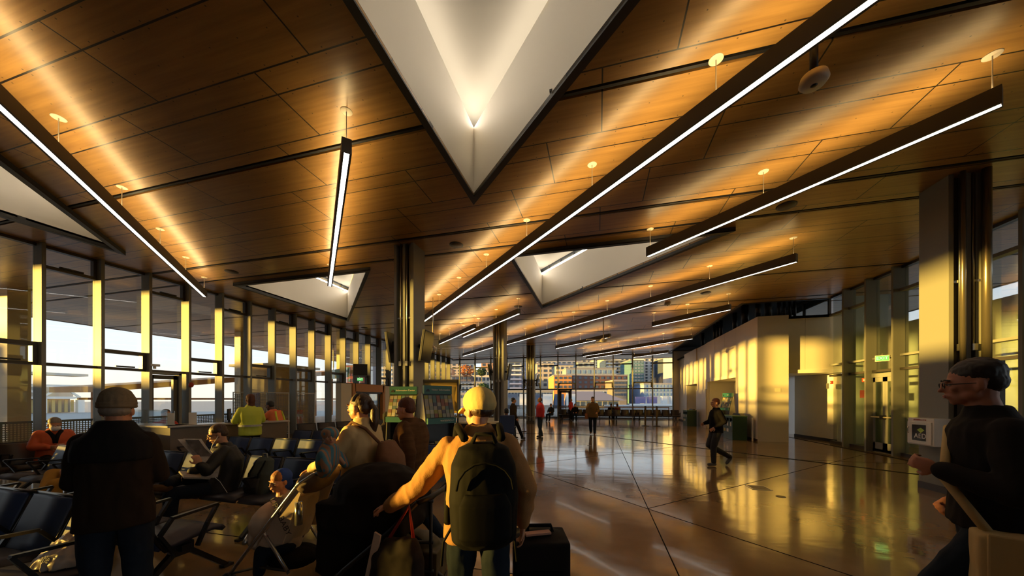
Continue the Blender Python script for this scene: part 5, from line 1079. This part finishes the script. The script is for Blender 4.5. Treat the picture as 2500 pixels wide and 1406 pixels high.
# ================================================================ OUTSIDE, LEFT
ASPH = mat('concrete deck', (.75, .64, .50, 1), .7, vary=.1, vscale=.5)
o = MB().box((-400, -300, -.4), (400, 600, -.22)).build('ground', mat('grey ground', (.42, .38, .32, 1), .9)); tag(o, kind='structure')
o = MB().box((-26, -60, -.22), (-13.4, 60, -.02)).box((-13.4, YF + .1, -.22), (30, 60, -.02)).build('deck', ASPH); tag(o, kind='structure')
GP = perf_mat('perforated guard sheet', (.30, .26, .20, 1), .056, .0195)
def guard(x, y, rz, l, label, group, h=1.06, m=GP):
    t = empty('guard_panel', (x, y, 0), rz, label, 'guard panel', group)
    MB().box((0, 0, .06), (l, .006, h - .06)).build('perforated_sheet', m, t)
    MB().box((0, -.02, h - .06), (l, .03, h)).box((0, -.02, .02), (l, .03, .07)).box((0, -.03, 0), (.04, .04, h)).build('frame', STEEL, t)
for i in range(9): guard(-14.35, -1.6 + i * 1.6, math.pi / 2, 1.58, 'perforated metal guard panel just outside the left windows', 'perforated guard panels outside the left windows')
for i in range(12): guard(-13 + i * 1.6, YF + 2.0, 0, 1.58, 'perforated metal guard panel outside the far glass wall', 'perforated guard panels outside the far wall', m=GP)
for i, (x, y) in enumerate([(-19.7, 6.95), (-19.7, 14.6), (-19.7, 22.2)]):
    t = empty('canopy_post', (x, y, 0), 0, 'steel post under the outer canopy, %s' % ('nearest the picture left edge', 'second from the left edge', 'third from the left edge')[i], 'post', 'canopy posts')
    MB().box((-.22, -.25, 0), (.22, -.2, H)).box((-.22, .2, 0), (.22, .25, H)).box((-.22, -.2, 0), (-.15, .2, H)).box((.15, -.2, 0), (.22, .2, H)).build('post_shaft', mat('canopy post paint', (.5, .42, .28, 1), .5), t); MB().box((-.3, -.3, 0), (.3, .3, .04)).build('base_plate', DSTEEL, t)
# ferry gangway: white truss bridge, at x = -70
TRW = mat('white truss paint', (.85, .82, .74, 1), .5)
def gang(y0, y1, x, z0, z1, label):
    t = empty('ferry_gangway', (x, y0, 0), math.pi / 2, label, 'gangway', 'white ferry gangways'); l = y1 - y0
    MB().box((0, -.15, z1 - .3), (l, .15, z1)).build('top_chord', TRW, t); MB().box((0, -.15, z0), (l, .15, z0 + .3)).build('bottom_chord', TRW, t)
    MB().box((-1, .5, z1 + 1.3), (l + 1, 4, z1 + 1.6)).box((2, .8, z1), (l * .6, 3.5, z1 + 1.3)).build('roof', mat('pale gangway roof', (.6, .56, .48, 1), .6), t)
    n = max(4, round(l / 3.2)); b = MB()
    for i in range(n):
        a = l * i / n; c = l * (i + 1) / n; mid = (a + c) / 2
        b.bar((a, 0, z0 + .2), (mid, 0, z1 - .2), .22, .22); b.bar((mid, 0, z1 - .2), (c, 0, z0 + .2), .22, .22); b.box((a - .1, -.1, z0), (a + .1, .1, z1))
    b.build('lattice', TRW, t)
    MB().box((0, 1.5, z0 + .2), (l, 1.6, z1 - .3)).build('side_wall', mat('gangway inner wall', (.62, .57, .48, 1), .7), t)
    b = MB()
    for i in range(n + 1): b.box((l * i / n - .3, -.3, -.2), (l * i / n + .3, .3, z0))
    b.build('pier', TRW, t)
    w = MB()
    for k in range(int(l / .55)): w.box((k * .55, .35, -.1), (k * .55 + .28, .45, z0 - .15))
    w.build('louvre_wall', mat('ochre louvre', (.62, .45, .18, 1), .6), t)
    MB().box((0, 2.2, -.2), (l, 2.4, z0)).build('back_wall', mat('shadow wall', (.3, .27, .22, 1), .8), t)
    return t
gang(-29, 30, -70, 1.7, 3.6, 'white truss gangway seen low behind the left windows')
def hut(x0, y0, x1, y1, h, col, label, name='harbour_building', roof=(.3, .28, .26, 1)):
    t = empty(name, (x0, y0, 0), 0, label, 'building'); MB().box((0, 0, -.2), (x1 - x0, y1 - y0, h)).build('walls', mat('hut ' + label[:20], col, .7), t)
    MB().box((-.4, -.4, h), (x1 - x0 + .4, y1 - y0 + .4, h + .25)).build('roof', mat('hut roof ' + label[:12], roof, .7), t)
    b = []
    for i in range(int((y1 - y0) / 3)): MB().box((x1 - x0, 1 + i * 3, h * .45), (x1 - x0 + .06, 2.3 + i * 3, h * .75)).build('window', mat('hut window', (.08, .1, .12, 1), .2), t)
    return t
hut(-90, -24, -79, -9, 6.5, (.75, .70, .62, 1), 'white harbour building at the left edge beyond the guard rail')
hut(-95, 2, -84, 16, 6.6, (.5, .47, .42, 1), 'grey roofed terminal hut behind the gangway')
hut(-80, -40, -71, -30, 3.85, (.5, .45, .38, 1), 'low harbour shed at the near end of the white gangway')  # added out of view as a sun block for the lower left seats
hut(-20.5, -5.9, -19, -5.0, 3.4, (.4, .36, .3, 1), 'small narrow dock hut under the outer canopy')  # added out of view, blocks sun from the foot of the right column
# timber shelter with a sloping roof
def shelter(x, y0, y1, label):
    t = empty('timber_shelter', (x, y0, 0), math.pi / 2, label, 'shelter'); l = y1 - y0
    TB = mat('orange lit timber', (.42, .18, .055, 1), .6)
    MB().add([(0, -1.5, 2.0), (l, -1.5, 4.4), (l, 2.5, 4.4), (0, 2.5, 2.0), (0, -1.5, 2.3), (l, -1.5, 4.8), (l, 2.5, 4.8), (0, 2.5, 2.3)], [(0, 1, 2, 3), (4, 5, 6, 7), (0, 1, 5, 4), (1, 2, 6, 5), (2, 3, 7, 6), (3, 0, 4, 7)]).build('roof', mat('shelter roof', (.50, .25, .09, 1), .7), t)
    for i in range(9):
        s_ = l * (i + .3) / 9; MB().box((s_ - .12, -.12, 0), (s_ + .12, .12, 2.05 + 2.4 * s_ / l)).build('post', TB, t)
    MB().box((0, -.08, 1.6), (l, .08, 1.72)).build('rail', TB, t)
    return t
shelter(-27, 11.5, 30.5, 'orange timber shelter with a roof rising to the right outside the left windows')
# construction shed, barriers, green sign
t = empty('plywood_hoarding', (-18.5, 15.5, 0), 0, 'sunlit plywood shed outside the window wall, left of the green sign', 'shed')
PLY = mat('plywood', (.62, .42, .16, 1), .7, vary=.15); MB().box((-3, 0, 0), (0, 3, 3.6)).build('walls', PLY, t); MB().box((-3.2, -.2, 3.6), (.2, 3.2, 3.75)).build('roof', PIL, t); MB().box((-2.0, -.03, 0), (-1.0, 0, 2.0)).build('door', mat('purple dark door', (.09, .06, .10, 1), .6), t)
t = empty('green_banner', (-16.6, 18.6, 3.35), -.5, 'green banner sign hanging under the outer canopy', 'banner'); MB().cb((0, 0, 0), (3.0, .04, .62)).build('panel', mat('green banner', (.02, .25, .06, 1), .5), t)
for x in (-1.2, .6): MB().tube([(x, 0, .3), (x, 0, H - 3.35)], .04).build('hanger', PIL, t)
for i in range(3):
    p = at(650 + i * 26, 1015, 18 + i * 1.2); t = empty('safety_barrier', (p.x, p.y, 0), .6 + i * .1, 'orange and white safety barrier outside, %s of three' % ('left', 'middle', 'right')[i], 'barrier', 'orange safety barriers outside')
    MB().box((-.8, -.05, .1), (.8, .05, .95)).build('panel', mat('orange barrier', (.75, .13, .03, 1), .5), t); MB().box((-.8, -.056, .55), (.8, -.05, .72)).build('stripe', PW, t)
    for s_ in (-1, 1): MB().box((s_ * .6 - .05, -.25, 0), (s_ * .6 + .05, .25, .08)).build('foot', BLACK, t)
t = empty('a_frame_sign', (-14.6, 12.2, 0), .9, 'white A frame sign outside the windows', 'sign'); WF = mat('white metal', (.75, .72, .65, 1), .5)
MB().bar((-.3, -.25, 0), (-.3, 0, 1.25), .03, .03).bar((.3, -.25, 0), (.3, 0, 1.25), .03, .03).bar((-.3, .25, 0), (-.3, 0, 1.25), .03, .03).bar((.3, .25, 0), (.3, 0, 1.25), .03, .03).build('frame', WF, t); MB().bar((0, -.22, .2), (0, -.02, 1.15), .55, .01).build('board', mat('green board', (.08, .15, .08, 1), .6), t)
for i, (px, d) in enumerate([(640, 13.5), (712, 15)]):
    p = at(px, 1000, d); t = empty('site_fence', (p.x, p.y, 0), .9, 'mesh site fence panel outside, %s one' % ('left', 'right')[i], 'fence', 'mesh fences outside')
    MB().tube([(-.9, 0, 0), (-.9, 0, 1.9), (.9, 0, 1.9), (.9, 0, 0)], .025, 6).build('frame', WF, t); MB().box((-.88, 0, .2), (.88, .01, 1.85)).build('mesh_sheet', perf_mat('fence mesh', (.25, .22, .16, 1), .06, .024), t)
# ================================================================ THE CITY BEYOND
WIN = mat('city window', (.05, .07, .10, 1), .15); WINB = mat('sky lit window', (.18, .27, .35, 1), .15); BALC = mat('white balcony', (.7, .68, .64, 1), .6)
wmesh = {}
def city(x0, x1, ytop, d, col, label, rows, cols, ybot=1015, depth=14, win=WIN, yaw=0, roof=None, balc=False, frac=.55, name='apartment_building'):
    a = at(x0, ytop, d); b = at(x1, ytop, d); mid = (a + b) / 2; w = (b - a).length; h = a.z
    t = empty(name, (a.x, a.y, 0), YAW + yaw, label, 'building')
    MB().box((0, 0, -.2), (w, depth, h)).build('walls', mat('city ' + label, col, .8), t)
    MB().box((-.15, -.15, h), (w + .15, depth, h + .4)).build('roof', mat('city roof', roof or (.3, .28, .27, 1), .8) if not roof else mat('roof ' + label, roof, .8), t)
    zlo = max(1.5, EYE + (975 - ybot) / F * d); pw = w / cols; ph = (h - zlo) / rows
    me = MB().box((0, -.12, 0), (pw * frac, 0, ph * .55)).mesh('window', win)
    for r_ in range(rows):
        for c in range(cols):
            o = bpy.data.objects.new('window', me); COL.objects.link(o); o.parent = t; o.location = (pw * (c + (1 - frac) / 2), 0, zlo + ph * (r_ + .25))
        if balc and r_ % 1 == 0: MB().box((pw * .3, -1.0, zlo + ph * r_), (w * .55, -.1, zlo + ph * r_ + ph * .3)).build('balcony', BALC, t)
    return t
CRM = (.66, .56, .40, 1)
city(1240, 1300, 862, 150, (.22, .26, .33, 1), 'blue grey tower with white balconies between the second and third columns', 9, 4, 960, balc=True)
city(1150, 1205, 905, 170, (.62, .56, .47, 1), 'pale stepped apartment block left of the second column', 4, 6, 960)
city(1175, 1225, 885, 200, (.60, .33, .18, 1), 'tan hillside block behind the pale stepped one', 5, 4, 940)
city(1128, 1156, 868, 210, (.70, .62, .45, 1), 'tall cream block left of the second column', 8, 3, 950)
city(1100, 1150, 918, 160, (.15, .13, .14, 1), 'dark low block behind the left fins', 3, 5, 950)
city(1100, 1180, 934, 140, CRM, 'long cream block low behind the left fins', 3, 9, 962)
city(1060, 1100, 900, 190, (.55, .28, .15, 1), 'brick block seen between the left window fins', 6, 4, 960)
city(1020, 1062, 880, 200, (.70, .60, .38, 1), 'yellow block seen between the left window fins', 7, 4, 960)
city(1310, 1352, 888, 175, (.60, .50, .38, 1), 'cream block right of the third column', 5, 3, 945)
city(1352, 1396, 917, 120, (.62, .27, .08, 1), 'orange brick building left of the brown one', 3, 4, 950, depth=18)
city(1396, 1532, 917, 122, (.16, .085, .065, 1), 'brown brick warehouse in the middle of the far view', 3, 10, 950, depth=16, frac=.5)
city(1382, 1505, 900, 130, (.30, .31, .31, 1), 'grey attic storeys above the brown warehouse', 1, 10, 916, depth=10, win=WINB)
city(1356, 1400, 893, 150, CRM, 'cream gabled house behind the orange brick building', 2, 4, 915)
city(1410, 1450, 885, 150, (.38, .41, .38, 1), 'green grey blank block on the skyline', 1, 3, 897)
city(1452, 1478, 878, 190, (.35, .42, .50, 1), 'pale blue block on the skyline', 5, 3, 905)
city(1476, 1548, 872, 165, (.68, .57, .32, 1), 'tall cream apartment tower right of the brown warehouse', 10, 6, 955, balc=True)
city(1540, 1572, 880, 145, (.10, .20, .23, 1), 'teal glass tower with balconies', 10, 4, 955, win=WINB, frac=.8)
city(1572, 1622, 868, 150, (.66, .64, .62, 1), 'white apartment tower with square windows', 12, 4, 955, frac=.4)
city(1622, 1648, 875, 140, (.07, .09, .12, 1), 'dark glass tower at the right end of the far view', 10, 3, 950, win=WINB)
city(1572, 1648, 938, 110, (.25, .32, .45, 1), 'low blue block in front of the white tower', 3, 9, 968, win=WINB)
city(1498, 1530, 930, 112, (.22, .19, .16, 1), 'dark brown annex beside the brown warehouse', 4, 4, 968)
city(1390, 1482, 953, 95, (.62, .58, .52, 1), 'low white building with a row of windows', 1, 10, 966, depth=6)
city(1240, 1350, 955, 90, (.30, .29, .28, 1), 'long grey harbour shed behind the columns', 1, 14, 972, depth=8)
city(1100, 1236, 962, 85, (.36, .33, .30, 1), 'long low grey shed left of the second column', 1, 14, 975, depth=8)
city(826, 868, 893, 130, (.40, .12, .08, 1), 'red brick building seen through the left window wall', 5, 4, 965)
city(868, 905, 880, 170, (.30, .32, .36, 1), 'blue grey block seen through the left window wall', 6, 4, 960)
city(905, 960, 868, 190, (.66, .55, .36, 1), 'cream tower seen left of the centre column', 9, 5, 960)
city(1662, 1900, 690, 120, (.55, .5, .45, 1), 'white tower glimpsed through the clerestory over the kiosk', 12, 8, 960)
for i, (a_, b_, yt, c_, lb) in enumerate([(1062, 1128, 866, (.5, .42, .36, 1), 'tall tan backdrop tower behind the left fins'), (1205, 1244, 864, (.34, .36, .42, 1), 'grey backdrop tower between the second and third columns'), (1300, 1358, 858, (.56, .50, .42, 1), 'beige backdrop tower right of the third column'), (1358, 1420, 868, (.30, .30, .34, 1), 'slate backdrop tower behind the cream gabled house'), (1420, 1480, 864, (.52, .46, .36, 1), 'sand backdrop tower behind the green grey block'), (1545, 1650, 861, (.30, .34, .40, 1), 'wide blue grey backdrop tower behind the white tower')]):
    city(a_, b_, yt, 235, c_, lb, 9, 5, 930)
# sky lit far gables: low pavilion with a hipped roof
t = empty('pavilion', at(1400, 985, 70), YAW, 'low pavilion with a hipped grey brown roof beyond the far windows', 'building'); t.location.z = 0
MB().box((0, 0, -.2), (9.6, 7, 1.5)).build('walls', mat('pavilion wall', (.6, .52, .36, 1), .8), t)
MB().add([(-.8, -.8, 1.4), (10.8, -.8, 1.4), (10.8, 7.8, 1.4), (-.8, 7.8, 1.4), (-.8, 3.5, 3.4), (6.6, 3.5, 3.4)], [(0, 1, 5, 4), (1, 2, 5), (2, 3, 4, 5), (3, 0, 4), (0, 3, 2, 1)]).build('roof', mat('pavilion roof', (.26, .22, .22, 1), .8), t)
for i in range(8): MB().box((.4 + i * 1.15, -.06, .2), (1.2 + i * 1.15, 0, 1.2)).build('window', WIN, t)
t = empty('blue_awning', at(1240, 960, 60), YAW, 'blue and white awnings beyond the glass between the columns', 'awning'); t.location.z = 0
for i in range(6): MB().prism([(0, -.22), (2.0, -.22), (2.0, 1.2), (0, 2.6)], i * 2.1, i * 2.1 + 1.7, 'x').build('canopy', [mat('blue canvas', (.07, .10, .17, 1), .8), BALC][i % 2], t)
t = empty('ferry_deck', at(1552, 1000, 60), YAW, 'white ferry deck with purple panels beyond the far right windows', 'ferry'); t.location.z = 0
MB().box((-4, 0, -.2), (8, 6, .55)).build('hull', mat('ferry white', (.75, .72, .68, 1), .5), t)
for i in range(2): MB().box((.2 + i * 2.1, .5, .9), (2.0 + i * 2.1, .8, 2.1)).build('panel', mat('purple panel', (.16, .14, .30, 1), .4), t)
MB().box((5.0, .4, .9), (5.9, 1.2, 2.2)).box((6.6, .4, .9), (7.4, 1.2, 2.2)).build('vent_housing', BALC, t); MB().box((-1, .3, .55), (8, .4, .85)).build('railing', BALC, t)
# trees on the hill
AUT = mat('autumn leaves', (.45, .16, .04, 1), .9, vary=.3, vscale=2); DKT = mat('dark leaves', (.05, .08, .03, 1), .9, vary=.3, vscale=2)
for i, (px, py, d, rr, m, lb) in enumerate([(1140, 905, 148, 3.4, AUT, 'orange autumn tree on the hillside'), (1176, 908, 156, 2.4, DKT, 'dark green tree on the hillside'), (1180, 948, 100, 2, DKT, 'small dark tree low by the pale block')]):
    p = at(px, py, d); t = empty('tree', (p.x, p.y, 0), 0, lb, 'tree'); MB().tube([(0, 0, 0), (0, 0, p.z)], .25).build('trunk', DSTEEL, t)
    b = MB(); rnd = random.Random(i)
    for k in range(260):
        v = Vector((rnd.gauss(0, 1), rnd.gauss(0, 1), rnd.gauss(0, 1))).normalized() * rr * rnd.uniform(.5, 1); b.ell((v.x, v.y, p.z + v.z * .8), (.32, .32, .22), None, 5, 3)
    b.build('crown', m, t)
